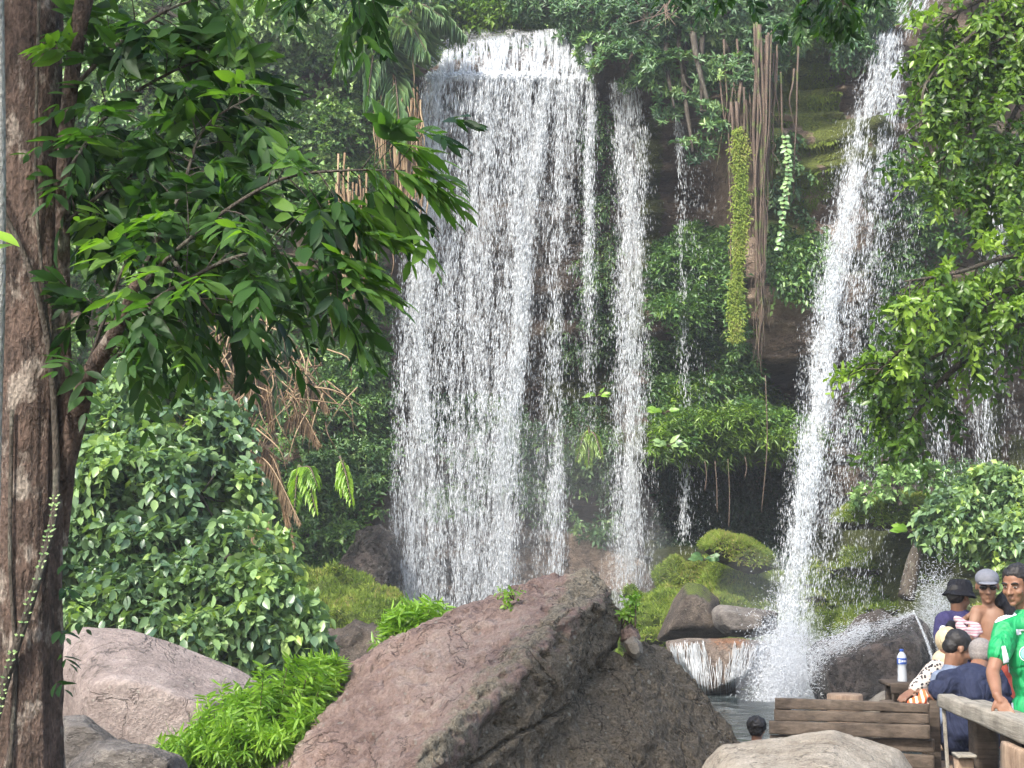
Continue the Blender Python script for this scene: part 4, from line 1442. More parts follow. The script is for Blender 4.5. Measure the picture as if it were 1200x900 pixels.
def palm(name, label, cat, base, fr, L, W, mat, smat, hang=.6, nleaf=34, group=None):
    t = empty(name, base, label, cat, group)
    for (b, tp, sag, br) in fr:
        a_, s_ = MB(), MB()
        frond(a_, s_, b, tp, sag, nleaf, L, W, hang=hang, br=br)
        f = a_.build('frond', M[mat], t)
        s_.build('frond_stem', M[smat], f)
    return t


Yp = 36.5
palm('dead_palm', 'withered straw coloured palm fronds hanging in the gully', 'palm', P(255, 480, Yp),
     [(P(262, 530, Yp), P(306, 655, Yp - 1), .5, .9), (P(270, 540, Yp), P(352, 612, Yp - 1.2), .7, .75), (P(300, 480, Yp), P(228, 480, Yp - 1), .5, .7), (P(300, 545, Yp), P(300, 650, Yp - .5), .3, .5),
      (P(330, 500, Yp), P(375, 520, Yp - 1), .5, .6), (P(250, 430, Yp), P(205, 500, Yp - .8), .6, .6), (P(290, 430, Yp), P(240, 400, Yp - .8), .5, .5), (P(345, 450, Yp), P(385, 480, Yp - .8), .4, .55), (P(275, 530, Yp), P(322, 640, Yp - 1.1), .7, .95), (P(262, 470, Yp), P(215, 520, Yp - .8), .5, .8), (P(300, 530, Yp), P(345, 640, Yp - .9), .8, .6), (P(270, 420, Yp), P(300, 470, Yp - 1), .4, .3),
      (P(330, 540, Yp), P(270, 560, Yp - .8), .5, .35), (P(300, 420, Yp), P(320, 500, Yp - .7), .3, .4)], .50, .035, 'dead', 'dead', hang=.75, nleaf=46)
mb = MB()
for k in range(230):
    xc, yc = [(255, 420), (225, 440), (340, 440), (300, 470), (370, 450), (280, 400)][k % 6]
    x0, y0 = xc + rng.normal(0, 18), yc + rng.normal(0, 22)
    a_ = rng.normal(1.57, .55); l_ = rng.uniform(25, 75)
    x1, y1 = x0 + l_ * math.cos(a_), y0 + l_ * math.sin(a_)
    yd = 36.2 + rng.normal(0, .4)
    tube(mb, smooth_path([P(x0, y0, yd), P((x0 + x1) / 2 + rng.normal(0, 7), (y0 + y1) / 2 - rng.random() * 9, yd - .3), P(x1, y1, yd)], 8), np.linspace(.022, .007, 8), 4, a=rng.random())
mb.build('dead_vines', M['dead'], label='tangle of straw coloured dead stems in the gully', cat='dead vines', kind='stuff')
palm('palm', 'feathery green palm left of the top of the main fall', 'palm', P(450, 100, 38), [
    (P(455, 95, 38), P(500, 60, 37), 1.0, .6), (P(450, 90, 38), P(520, 20, 37.4), 1.0, .7), (P(450, 90, 38), P(425, 20, 37.2), .6, .6), (P(455, 95, 38), P(470, 170, 37), .9, .5),
    (P(450, 95, 38), P(430, 120, 36.9), 1.2, .45), (P(445, 90, 38), P(478, 30, 37), .8, .8), (P(450, 90, 38), P(400, 80, 37), .9, .5), (P(470, 60, 38), P(545, 40, 38), .9, .6)], .95, .045, 'leaf_fig', 'root', hang=.5, nleaf=42)
palm('palm', 'pale feathery palm crown in the middle of the gully', 'palm', P(300, 440, 37), [
    (P(300, 450, 37), P(255, 395, 36), .8, .6), (P(300, 450, 37), P(345, 400, 36.2), .8, .5), (P(300, 450, 37), P(285, 470, 35.8), 1.1, .6), (P(305, 450, 37), P(330, 490, 36), .9, .4), (P(300, 450, 37), P(300, 390, 36.4), .6, .6)],
     .8, .04, 'leaf_fig', 'root', hang=.7)
palm('fern', 'bright green fern frond hanging beside the dark bank', 'fern', P(400, 540, 36), [(P(398, 535, 36), P(412, 590, 35.6), .15, .9), (P(402, 540, 36), P(402, 580, 35.7), .1, .8)], .36, .07, 'leaf_lime', 'root', hang=.3, nleaf=16)
palm('fern', 'broad green fern under the withered palm fronds', 'fern', P(350, 545, 36), [(P(350, 545, 36), P(370, 600, 35.5), .3, .9), (P(350, 545, 36), P(345, 598, 35.5), .2, .7), (P(355, 548, 36), P(372, 570, 35.5), .2, .6)], .42, .08, 'leaf_lime', 'root', hang=.3, nleaf=16)
palm('fern', 'yellow green fern seen between the curtain and middle fall', 'fern', P(690, 545, 38.9), [(P(690, 500, 38.9), P(690, 545, 38.5), .2, .9), (P(690, 505, 38.9), P(705, 535, 38.5), .2, .8), (P(690, 505, 38.9), P(676, 540, 38.5), .2, .8)], .35, .05, 'leaf_right', 'root', hang=.3, nleaf=20)


# ================================================================== trees
def crown(mb, blobs, n, nl, ln, L, W, style, thr=.40, cs=.8, droop=.35, seed=1.0, near=False, out=.8, jit=.35, spread=.9, shell=.55, upb=.35, ybias=None):
    """blobs: (centre, radii).  sprigs fill the outer part of every blob, with gaps"""
    vol = np.array([np.prod(b[1]) ** (2 / 3) for b in blobs]); vol = vol / vol.sum()
    Pp, Ax = [], []
    for (c, r), w_ in zip(blobs, vol):
        k = max(8, int(n * w_))
        d = nrm(rng.normal(0, 1, (k, 3)))
        rad = (shell + (1 - shell) * rng.random(k) ** .5)
        rad = rad * (.82 + .36 * fbm(d * 1.6 + np.array(c), 1, 3, seed))
        p = np.array(c) + d * np.array(r) * rad[:, None]
        Pp.append(p); Ax.append(d * out + np.array([0, 0, upb]) + rng.normal(0, .3, (k, 3)))
    Pp = np.concatenate(Pp); Ax = np.concatenate(Ax)
    k = clump_keep(Pp, cs, thr, seed + 1)
    Pp, Ax = Pp[k], Ax[k]
    br = np.clip(.28 + (fbm(Pp, cs * .8, 2, seed + 2) - .5) * .9 + rng.normal(.12, .16, len(Pp)), 0, 1)
    sprigs(mb, Pp, Ax, nl, ln, L, W, style, near, droop, br, jit, spread)
    return Pp


def limbs(mb, root, targets, r0, sides=6, wig=.06):
    root = np.array(root)
    for tg in targets:
        tg = np.array(tg)
        D = np.linalg.norm(tg - root)
        m1 = root * .62 + tg * .38 + rng.normal(0, wig, 3) * D + np.array([0, 0, .10 * D])
        m2 = root * .28 + tg * .72 + rng.normal(0, wig, 3) * D + np.array([0, 0, .06 * D])
        tube(mb, smooth_path([root, m1, m2, tg], 14), np.linspace(r0, r0 * .18, 14), sides, a=rng.random())


def tree(label, base, trunk, tr, blobs, n, nl, ln, L, W, style, mat, bark='bark_dark', name='tree', cat='tree', group=None, **k):
    t = empty(name, base, label, cat, group)
    mb = MB()
    tp = smooth_path(trunk, 18)
    tube(mb, tp, np.linspace(tr[0], tr[1], 18), 9)
    limbs(mb, tp[-1], [b[0] for b in blobs], tr[1] * .8)
    mtr = mb
    mb = MB()
    Pp = crown(mb, blobs, n, nl, ln, L, W, style, **k)
    mb.build('crown', M[mat], t)
    # twigs reaching to a share of the sprigs
    mb = mtr
    cs_ = np.array([b[0] for b in blobs])
    for p in Pp[rng.choice(len(Pp), min(60, len(Pp)), replace=False)]:
        c = cs_[np.argmin(np.linalg.norm(cs_ - p, axis=1))]
        tube(mb, smooth_path([c, (c + p) / 2 + rng.normal(0, .05, 3), p], 5), np.linspace(tr[1] * .22, tr[1] * .06, 5), 4)
    mb.build('trunk', M[bark], t)
    return t


def B(px, py, Y, rx, rz=None, ry=None):
    rz = rz or rx
    s = Y / FPX
    return (P(px, py, Y), (rx * s, (ry or (rx + rz) / 2) * s, rz * s))


# fig tree hanging over the falls, top centre
tree('fig tree with layered feathery crown hanging over the cliff between the falls', P(850, 20, 41), [P(850, 40, 41), P(845, 0, 40.8), P(835, -60, 40.2)], (.35, .22),
     [B(700, 18, 39.5, 55, 32), B(760, 30, 38.6, 60, 36), B(830, 25, 38.2, 66, 36), B(900, 50, 38, 45, 28), B(735, 78, 38, 45, 24), B(800, 88, 37.6, 50, 24), B(868, 92, 37.6, 42, 24),
      B(790, 126, 37.6, 30, 14), B(822, 130, 37.3, 26, 10), B(812, 178, 37.2, 26, 16), B(838, 152, 37.2, 20, 8), B(640, 8, 40.5, 45, 22), B(670, 45, 39.6, 20, 14), B(900, 5, 38.5, 60, 30), B(760, -30, 40, 140, 30), B(700, 58, 38.4, 24, 18)],
     5200, 9, .22, .19, .055, 'whorl', 'leaf_fig', thr=.40, cs=1.1, droop=.1, seed=101, spread=1.0, upb=.5)
# brush along the upper left lip
for i, (bl, lab, mat, st) in enumerate([
    ([B(560, 25, 41.5, 45, 22), B(610, 15, 41.5, 45, 22), B(520, 15, 41.5, 40, 26)], 'yellow green bush on the lip above the curtain fall', 'leaf_right', 'alt'),
    ([B(620, -5, 44, 60, 30), B(560, -15, 45, 60, 30)], 'dark green bush behind the lip of the curtain fall', 'leaf_fig', 'whorl'),
    ([B(470, 10, 40, 50, 35), B(430, -10, 41, 60, 40)], 'leafy tree over the top left of the curtain fall', 'leaf_fig', 'alt'),
    ([B(350, 20, 40, 80, 45), B(300, -20, 41, 90, 50)], 'pale leafed tree above the creeper wall', 'leaf_ivy', 'alt'),
    ([B(190, 10, 39, 80, 70), B(110, 60, 38.5, 80, 80), B(160, 130, 38, 70, 60), B(250, 70, 38.5, 50, 50)], 'bright tree in the sun behind the big trunk', 'leaf_ivy', 'alt'),
    ([B(1010, 10, 38.5, 25, 22), B(1000, 55, 38.2, 12, 14), B(975, -20, 39, 40, 30)], 'small bush at the head of the tall right fall', 'leaf_fig', 'alt')]):
    c = bl[0][0]
    tree(lab, c - np.array([0, -.5, bl[0][1][2] * 1.1]), [c - np.array([0, -.5, bl[0][1][2] * 1.1]), c + [0, .3, -bl[0][1][2] * .6], c], (.12, .07), bl, 1300, 8, .35, .19, .085, st, mat,
         name='bush' if i in (0, 1, 5) else 'tree', cat='bush' if i in (0, 1, 5) else 'tree', thr=.36, seed=110 + i)

# the broad leafy shrub at left, behind the pale boulder
tree('broad leafy shrub with pale shining leaves behind the pale boulder', P(190, 800, 21), [P(200, 820, 21), P(190, 740, 21), P(185, 680, 21)], (.12, .08),
     [B(165, 470, 21.5, 62, 50), B(110, 520, 21, 60, 55), B(215, 500, 20.8, 60, 45), B(160, 560, 20.2, 75, 50), B(235, 580, 20, 62, 45), B(110, 620, 20.4, 60, 55), B(185, 650, 19.8, 78, 52), B(270, 650, 19.4, 60, 45),
      B(300, 710, 19.2, 62, 48), B(330, 745, 19.2, 42, 38), B(240, 720, 19, 60, 45), B(160, 710, 19.3, 60, 45), B(300, 780, 19, 50, 32), B(90, 690, 20, 50, 50), B(255, 520, 20.5, 26, 26)],
     5200, 8, .28, .155, .088, 'alt', 'leaf_shrub', name='shrub', cat='shrub', thr=.41, cs=2.0, seed=131, droop=.55, upb=.3, near=True)
# lime bamboo clump between pale boulder and the great boulder
def lime(name, label, base, tufts, stems, L, W, nl=12):
    t = empty(name, base, label, 'shrub')
    mb, ms = MB(), MB()
    base = np.array(base)
    for (c, r) in tufts:
        for k in range(stems):
            tip = np.array(c) + rng.normal(0, .5, 3) * np.array(r)
            b0 = base + np.array([(tip[0] - base[0]) * .5 + rng.normal(0, .04), rng.normal(0, .1), 0])
            path = smooth_path([b0, b0 * .4 + tip * .6 + [0, 0, .02], tip], 8)
            tube(ms, path, np.linspace(.008, .003, 8), 4, a=.5)
            sprigs(mb, path[[4, 5, 6, 7]], np.stack([path[7] - path[5]] * 4) + rng.normal(0, .03, (4, 3)), nl, .12, L, W, 'alt', True, .25, np.clip(rng.normal(.6, .2, 4), 0, 1), .3)
    ms.build('stems', M['twig'], t)
    mb.build('leaves', M['leaf_lime'], t)


Yb = 12.6
lime('bamboo_clump', 'bright lime green narrow leaved clump left of the huge boulder', P(300, 930, Yb),
     [B(355, 805, Yb, 34, 26), B(320, 830, Yb, 50, 30), B(290, 870, Yb - .3, 60, 30), B(250, 880, Yb - .5, 60, 22), B(330, 870, Yb - .4, 50, 30), B(380, 795, Yb + .2, 20, 18), B(290, 835, Yb, 40, 20), B(215, 895, Yb - .5, 30, 12), B(360, 850, Yb - .3, 20, 20)], 26, .11, .022)
lime('bamboo_clump', 'small lime green tuft peeping over the huge boulder', P(480, 780, 14.3), [B(482, 722, 14.3, 24, 20), B(505, 725, 14.3, 20, 14), B(460, 735, 14.3, 22, 14), B(485, 740, 14.3, 30, 14)], 8, .12, .024)
lime('sprout', 'tiny green sprout growing on the ridge of the huge boulder', P(597, 703, 12.6), [B(596, 697, 12.6, 6, 5)], 4, .045, .02, nl=6)
lime('sprout', 'small wilted sprout above the stones in the notch', P(739, 735, 12.8), [B(738, 708, 12.8, 8, 10), B(737, 720, 12.8, 5, 6)], 4, .05, .025, nl=6)

# shrubs at the right bank
tree('pale green shrub in the spray at the right edge', P(1170, 690, 30), [P(1170, 690, 30), P(1165, 650, 30), P(1165, 620, 30)], (.08, .05),
     [B(1165, 580, 30, 40, 28), B(1120, 610, 29.6, 36, 28), B(1180, 640, 29, 50, 32), B(1230, 600, 29.6, 60, 40), B(1105, 650, 29.6, 20, 18)], 1700, 8, .26, .17, .10, 'alt', 'leaf_shrub', name='shrub', cat='shrub', thr=.38, cs=1.5, seed=151)
tree('small light green bush on the shelf beside the tall right fall', P(1055, 590, 33), [P(1055, 592, 33), P(1053, 580, 33), P(1052, 570, 33)], (.05, .03), [B(1050, 562, 33, 20, 13), B(1085, 558, 33.5, 16, 12), B(1015, 580, 33, 12, 8)], 110, 7, .2, .16, .09, 'alt', 'leaf_ivy', name='shrub', cat='shrub', thr=.2, cs=1.5, seed=153)


def bigleaf(label, px, py, Y, n, L, W, mat='leaf_lime', h=.25):
    b = P(px, py, Y - .5) + np.array([0, 0, .08])
    t = empty('broadleaf_plant', b, label, 'plant')
    mb, ms = MB(), MB()
    for k in range(n + 5):
        a = k * 2.4
        d = np.array([math.cos(a) * .8, -.35 + .2 * math.sin(a), .75 * math.sin(a * 1.3) + .35])
        q = b + d * h * rng.uniform(.5, 1)
        tube(ms, smooth_path([b, (b + q) / 2 + [0, 0, .03], q], 6), .008, 4)
        leaves(mb, [q], [d * [1, 1, .8] + [0, 0, -.15]], [[rng.normal(0, .3), -1, .5]], L * .75 * rng.uniform(.6, 1.1), W * .8, near=True, rnd=np.array([rng.uniform(.25, .75)]), droop=.3)
    ms.build('stalks', M['twig'], t); mb.build('leaves', M[mat], t)


bigleaf('broad bright green leaves sprouting by the leaning log', 1066, 630, 31, 6, .36, .17)
bigleaf('broad leaves on the wall right of the middle fall', 783, 528, 37, 7, .36, .15, 'leaf_shrub')
bigleaf('bright leaves high on the wall right of the middle fall', 778, 490, 37, 5, .32, .15)
bigleaf('round leaves on the mossy mound by the middle fall', 826, 662, 34, 6, .30, .15, 'leaf_cliff')
bigleaf('yellow green leaf tuft behind the curtain fall', 700, 470, 39, 9, .3, .09, 'leaf_lime', .25)
# chain of heart leaves hanging on the upper right wall
t = empty('climber', P(922, 290, 37), 'string of bright heart shaped leaves on the brown wall', 'climber')
mb = MB(); ms = MB()
pth = smooth_path([P(920, 160, 37), P(924, 200, 36.9), P(918, 240, 36.9), P(914, 290, 36.9)], 26)
tube(ms, pth, .01, 4)
for s_ in (-1, 1):
    leaves(mb, pth, np.stack([np.full(26, s_ * .8), np.full(26, -.4), np.full(26, -.5)], -1) + rng.normal(0, .35, (26, 3)), np.tile([0, -1, .4], (26, 1)), .17 * rng.uniform(.4, 1.1, 26), .11, near=True, rnd=rng.uniform(.0, .6, 26))
ms.build('stem', M['twig'], t); mb.build('leaves', M['leaf_ivy'], t)

# leaning log
mb = MB()
tube(mb, smooth_path([P(1062, 700, 30), P(1072, 655, 30.2), P(1088, 618, 30.6)], 14), np.linspace(.17, .11, 14), 10)
V, Fs = mb.get()
V = V + (fbm(V * np.array([3, 3, .6]), 3, 3)[:, None] - .5) * .08
mk('log', V, Fs, M['bark_dark'], attrs={'rnd': np.zeros(len(V))}, label='grey weathered log leaning against the mossy bank', cat='log')


# --- right hand tree whose branches hang into the picture
def branch_tree(label, base, trunk, tr, limbspec, mat, bark, L, W, style, nl, ln, dens, sub=7, near=False, droop=.4, name='tree', spread=.9, gap=.0, seed=1, hang=.25, nt=10, fan=.35):
    """limbspec: list of polylines; sprigs line short twigs that fan off every limb"""
    t = empty(name, base, label, 'tree')
    mt = MB()
    tp = smooth_path(trunk, 30)
    return t, mt, tp


def leafy_limb(mbt, mbl, path, r0, r1, ntw, tl, nsp, nl, ln, L, W, style, near, droop, spread=.9, br=(.45, .2), t0=.15, hang=.3, yz=.6):
    pth = smooth_path(path, 30)
    tube(mbt, pth, np.linspace(r0, r1, 30), 6, a=rng.random())
    t, N, Bn = frames(pth)
    for k in range(ntw):
        i = min(28, int((t0 + (1 - t0) * (k + rng.random()) / ntw) * 29))
        a = rng.random() * 6.28
        d = nrm(t[i] * .6 + (N[i] * math.cos(a) + Bn[i] * math.sin(a)) * np.array([1, yz, 1]) + np.array([0, 0, -hang]))
        ll = tl * rng.uniform(.4, 1.15)
        tw = smooth_path([pth[i], pth[i] + d * ll * .5 + [0, 0, .03 * ll], pth[i] + d * ll + [0, 0, -hang * ll * .5]], 7)
        tube(mbt, tw, np.linspace(r1 * .9, r1 * .3, 7), 4, a=rng.random())
        js = rng.integers(2, 7, nsp)
        c = tw[js]
        ax = np.stack([d] * nsp) + rng.normal(0, .45, (nsp, 3))
        b_ = np.clip(rng.normal(br[0], br[1]) + rng.normal(0, .1, nsp), 0, 1)
        sprigs(mbl, c, ax, nl, ln, L, W, style, near, droop, b_, .35, spread)


t = empty('tree', P(1420, 760, 17), 'yellow green small leaved tree reaching in from the right edge', 'tree')
mt, ml = MB(), MB()
tube(mt, smooth_path([P(1420, 780, 17), P(1400, 500, 17), P(1380, 200, 17), P(1300, -60, 16.5), P(1200, -200, 16)], 30), np.linspace(.26, .14, 30), 10)
Yr = 16.5
for (path, ntw, br) in [
    ([(1385, 250, 17), (1290, 300, 16), (1180, 340, 15.5), (1080, 390, 15.2), (1025, 440, 15.2)], 34, .6), ([(1385, 300, 17), (1290, 370, 16), (1200, 380, 15.8), (1110, 410, 15.6), (1020, 470, 15.4)], 30, .5),
    ([(1290, 330, 16), (1200, 300, 15.5), (1120, 320, 15), (1060, 330, 14.8)], 24, .65), ([(1180, 380, 16), (1110, 440, 15.6), (1075, 480, 15.5), (1060, 515, 15.4)], 16, .3),
    ([(1350, 420, 17), (1250, 360, 16), (1180, 350, 15.5), (1130, 370, 15.2)], 18, .55),
    ([(1340, 10, 17), (1250, 0, 16.5), (1170, 20, 16), (1090, 90, 15.8), (1080, 150, 15.8)], 28, .5), ([(1340, 10, 17), (1260, 60, 16.5), (1180, 100, 16), (1120, 170, 15.8), (1085, 205, 15.8)], 28, .5),
    ([(1340, 0, 17), (1240, 60, 16.4), (1190, 130, 16), (1165, 200, 15.8), (1150, 235, 15.8)], 20, .4), ([(1300, -40, 17), (1200, -20, 16.4), (1130, 10, 16), (1085, 40, 16)], 26, .55),
    ([(1340, 60, 17), (1250, 120, 16.4), (1200, 180, 16), (1170, 220, 15.8)], 30, .4), ([(1300, -40, 17), (1200, 20, 16.2), (1150, 80, 16), (1110, 120, 16)], 30, .45), ([(1340, -40, 17), (1260, 20, 16.2), (1190, 40, 16), (1140, 60, 16)], 30, .45)]:
    leafy_limb(mt, ml, [P(*q) for q in path], .04, .010, ntw, .42, 5, 9, .22, .10, .044, 'alt', True, .45, br=(br, .2), t0=.3)
mt.build('trunk', M['bark_dark'], t); ml.build('crown', M['leaf_right'], t)

# --- the big near tree on the left
TR = empty('tree', P(40, 1000, 7.3), 'big reddish barked tree at the left edge with large drooping leaves', 'tree')
mb = MB()
tp = smooth_path([P(36, 1150, 7.4), P(38, 1000, 7.4), P(36, 850, 7.4), P(35, 600, 7.4), P(38, 350, 7.4), P(37, 0, 7.4), P(40, -200, 7.4)], 150)
ns = 96
tf, N, Bn = frames(tp)
ph = np.arange(ns) / ns * 2 * np.pi
hz = tp[:, 2]
flare = .03 * np.exp(-(hz - .2) / .35)
rad = (.138 + flare)[:, None] * np.ones((1, ns))
ang = np.stack([np.cos(ph)[None] * np.ones((150, 1)), np.sin(ph)[None] * np.ones((150, 1)), hz[:, None] * np.ones((1, ns))], -1)
rad = rad + .045 * (fbm(ang * np.array([1.6, 1.6, .5]), 1, 3, 2) - .5) + .03 * (fbm(ang * np.array([5, 5, .9]), 1, 3, 4) - .5) + .022 * (fbm(ang * np.array([12, 12, 9]), 1, 3, 6) - .5)
rad = rad - .007 * np.clip(.42 - fbm(ang * np.array([6, 6, .35]), 1, 2, 8), 0, .1) * 10
V = (tp[:, None] + rad[..., None] * (N[:, None] * np.cos(ph)[None, :, None] + Bn[:, None] * np.sin(ph)[None, :, None])).reshape(-1, 3)
i = np.arange(149)[:, None] * ns; j = np.arange(ns)[None]; jn = (j + 1) % ns
Q = np.stack([i + j, i + jn, i + jn + ns, i + j + ns], -1).reshape(-1, 4)
mb.add(V, None, Q)
# side stems
stem1 = smooth_path([P(72, 640, 7.5), P(78, 520, 7.45), P(74, 400, 7.4), P(75, 200, 7.3), P(88, 60, 7.2), P(105, -30, 7.1)], 60)
tube(mb, stem1, np.interp(np.linspace(0, 1, 60), [0, .15, .5, .7, 1], [.03, .045, .035, .036, .045]), 12)
limbA = smooth_path([P(70, 560, 7.45), P(90, 490, 7.4), P(105, 440, 7.2), P(140, 380, 7.0), P(160, 330, 6.9)], 40)
tube(mb, limbA, np.linspace(.06, .022, 40), 12)
V, Fs = mb.get()
mk('trunk', V, Fs, M['bark'], TR, attrs={'rnd': np.zeros(len(V))})
ml, mt = MB(), MB()
limbsL = [
    ([(150, 350, 7), (200, 300, 6.9), (260, 250, 6.8), (330, 210, 6.8), (400, 200, 6.8), (475, 200, 6.8)], 32, 0), ([(140, 380, 7), (200, 340, 6.9), (280, 300, 6.8), (350, 300, 6.8), (400, 320, 6.8)], 26, 0),
    ([(160, 330, 7), (210, 230, 7), (240, 150, 7.1), (300, 110, 7.1)], 24, 0), ([(80, 200, 7.3), (130, 130, 7.2), (190, 90, 7.2), (260, 60, 7.3)], 26, 0), ([(88, 100, 7.2), (140, 50, 7.2), (200, 10, 7.2), (270, -10, 7.2)], 26, 0),
    ([(78, 260, 7.3), (130, 220, 7.4), (190, 190, 7.5), (250, 190, 7.5)], 26, 0), ([(100, 440, 7.2), (120, 380, 7.1), (150, 300, 7.2), (180, 240, 7.3)], 22, 0), ([(110, 430, 7.2), (170, 400, 7.3), (240, 360, 7.4), (300, 340, 7.4)], 14, 0),
    ([(95, -60, 7.2), (180, -110, 7.2), (300, -100, 7.0), (380, -60, 6.9), (430, -45, 6.8)], 20, .3), ([(80, 150, 7.3), (110, 200, 7.5), (150, 260, 7.6)], 18, 0), ([(200, 300, 6.9), (220, 330, 6.8), (250, 370, 6.8)], 5, 0),
]
for (path, ntw, t0_) in limbsL:
    leafy_limb(mt, ml, [P(*q) for q in path], .012, .004, int(ntw * 1.0), .26, 2, 8, .21, .122, .040, 'pinnate', True, .55, br=(.45, .28), t0=t0_ + .05, hang=.2, yz=.9)
# the sprays reaching furthest to the right
for (c, d) in [((468, 205, 6.8), (1, 0, -.25)), ((470, 200, 6.8), (1, 0, .1)), ((455, 200, 6.8), (1, 0, -.2)), ((440, 165, 6.8), (1, 0, .05)), ((410, 270, 6.8), (1, 0, .0)), ((400, 330, 6.8), (1, 0, -.15)), ((420, 190, 6.8), (.8, 0, -.5)), ((380, 350, 6.8), (.7, 0, -.7)), ((395, 230, 6.8), (1, .1, -.35)),
               ((430, 215, 6.8), (1, 0, -.5)), ((385, 300, 6.8), (1, 0, .1))]:
    for _ in range(2):
        sprigs(ml, P(*c)[None] + rng.normal(0, .015, (1, 3)), np.array([d]) + rng.normal(0, .1, (1, 3)), 9, .26, .135, .045, 'pinnate', True, .4, np.array([.85]), .2, .8)
# low dark leaves beside the trunk
for (x, y) in [(70, 690), (80, 705), (65, 740), (88, 730), (75, 660), (68, 770), (62, 800)]:
    sprigs(ml, P(x, y, 7.3)[None], np.array([[.6, -.4, .2]]), 5, .08, .07, .03, 'pinnate', True, .6, np.array([.1]))
# the high crown that shades the trunk
c0 = P(37, 0, 7.4)
hb = [(c0 + np.array(o_), r_) for o_, r_ in [((-1.2, -1.0, 2.2), (1.3, 1.2, .8)), ((-.2, -1.6, 2.6), (1.2, 1.2, .8)), ((.6, -.6, 2.6), (1.3, 1.3, .8)), ((-1.8, .2, 2.8), (1.2, 1.2, .9)), ((.2, .6, 3.2), (1.4, 1.4, .9)), ((1.5, -1.4, 3.0), (1.1, 1.1, .7)), ((-.6, -.4, 3.6), (1.6, 1.6, .9))]]
tube(mt, smooth_path([tp[-1], c0 + np.array([-.1, -.1, 1.8]), c0 + np.array([-.2, -.2, 3.2])], 12), np.linspace(.13, .05, 12), 8)
limbs(mt, c0 + np.array([-.1, -.1, 1.5]), [b_[0] for b_ in hb], .05)
crown(ml, hb, 1500, 6, .24, .17, .06, 'pinnate', thr=.40, cs=.9, seed=201)
mt.build('branches', M['bark_dark'], TR)
ml.build('crown', M['leaf_near'], TR)
# creeper stem winding up the trunk, with beads of tiny leaves
cr = empty('creeper', P(0, 880, 7.1), 'winding creeper with tiny pale leaves on the big left trunk', 'creeper')
mb = MB()
cp = smooth_path([P(-18, 900, 7.18), P(6, 800, 7.2), P(38, 700, 7.2), P(60, 620, 7.24), P(66, 560, 7.3), P(60, 430, 7.26), P(40, 330, 7.2), P(5, 250, 7.2), P(-15, 200, 7.2)], 90)
tube(mb, cp, np.linspace(.022, .012, 90), 8)
tube(mb, smooth_path([P(46, -20, 7.24), P(42, 200, 7.24), P(50, 330, 7.23), P(62, 420, 7.26)], 50), .008, 7)
tube(mb, smooth_path([P(14, 480, 7.24), P(12, 650, 7.24), P(18, 780, 7.24), P(12, 900, 7.22)], 40), .010, 7)
mb.build('stem', M['bark_dark'], cr)
mb = MB()
for k in range(60):
    c = cp[6 + int(rng.random() * 36)] + rng.normal(0, .004, 3)
    for s_ in (-1, 1):
        leaves(mb, [c + [s_ * .006, -.022, 0]], [[s_ * .9, -.2, .3]], [[0, -1, .2]], rng.uniform(.008, .020), .011, rnd=np.array([rng.uniform(.1, .9)]))
mb.build('leaves', M['leaf_ivy'], cr)
# pale slim trunk at the very edge, and the leaf poking in
tr2 = empty('tree', P(-12, 1000, 6.8), 'slim pale trunk at the far left edge', 'tree')
mb = MB()
tube(mb, smooth_path([P(-14, 1100, 6.8), P(-9, 600, 6.8), P(-2, 300, 6.8), P(-4, 0, 6.8), P(-8, -100, 6.8)], 50), .033, 12)
mb.build('trunk', M['bark_pale'], tr2)
mb = MB()
leaves(mb, [P(-12, 272, 6.3), P(-25, 300, 6.3)], [[1, -.2, -.35], [.6, 0, .3]], [[0, -.6, 1]] * 2, .14, .07, near=True, rnd=np.array([.9, .8]))
mb.build('leaf', M['leaf_lime'], tr2)

# overhead twig of a tree above the camera, top right of centre
t = empty('tree', P(1000, -500, 9), 'dark overhead branch hanging in at the top right of centre', 'branch')
mt, ml = MB(), MB()
for path in ([(1010, -160, 8.5), (985, -60, 8.6), (955, -5, 8.7), (930, 15, 8.7)], [(985, -60, 8.6), (985, -10, 8.6), (990, 10, 8.6)], [(960, -60, 8.6), (920, -30, 8.7), (860, -15, 8.8), (790, -6, 8.8)], [(1060, -80, 9), (1040, -30, 9), (1010, -15, 9)]):
    leafy_limb(mt, ml, [P(*q) for q in path], .012, .004, 9, .11, 2, 7, .10, .070, .026, 'pinnate', True, .5, br=(.3, .2), t0=.4)
mt.build('branch', M['bark_dark'], t); ml.build('leaves', M['leaf_near'], t)
# bare reddish twigs in the fig crown
mb = MB()
for k in range(7):
    tube(mb, smooth_path([P(790 + rng.normal(0, 4), -20, 37.4), P(785 + rng.normal(0, 8), 10, 37.2), P(780 + rng.normal(0, 18), 30 + rng.normal(0, 6), 37)], 10), np.linspace(.03, .01, 10), 5)
mb.build('bare_branch', M['root'], label='bare reddish twigs among the fig leaves at the top', cat='branch')
# ================================================================== wooden platform, rail, planks
M['wood_dark'] = wood_mat('weathered_dark_wood', (.035, .026, .020), (.13, .10, .078), 5, 0)
M['wood_grey'] = wood_mat('weathered_grey_wood', (.13, .115, .095), (.36, .33, .28), 5, 1)
M['wood_tan'] = wood_mat('tan_wood', (.17, .11, .075), (.38, .28, .2), 5, 2)
M['wood_post'] = wood_mat('post_wood', (.06, .05, .042), (.19, .165, .14), 5, 2)


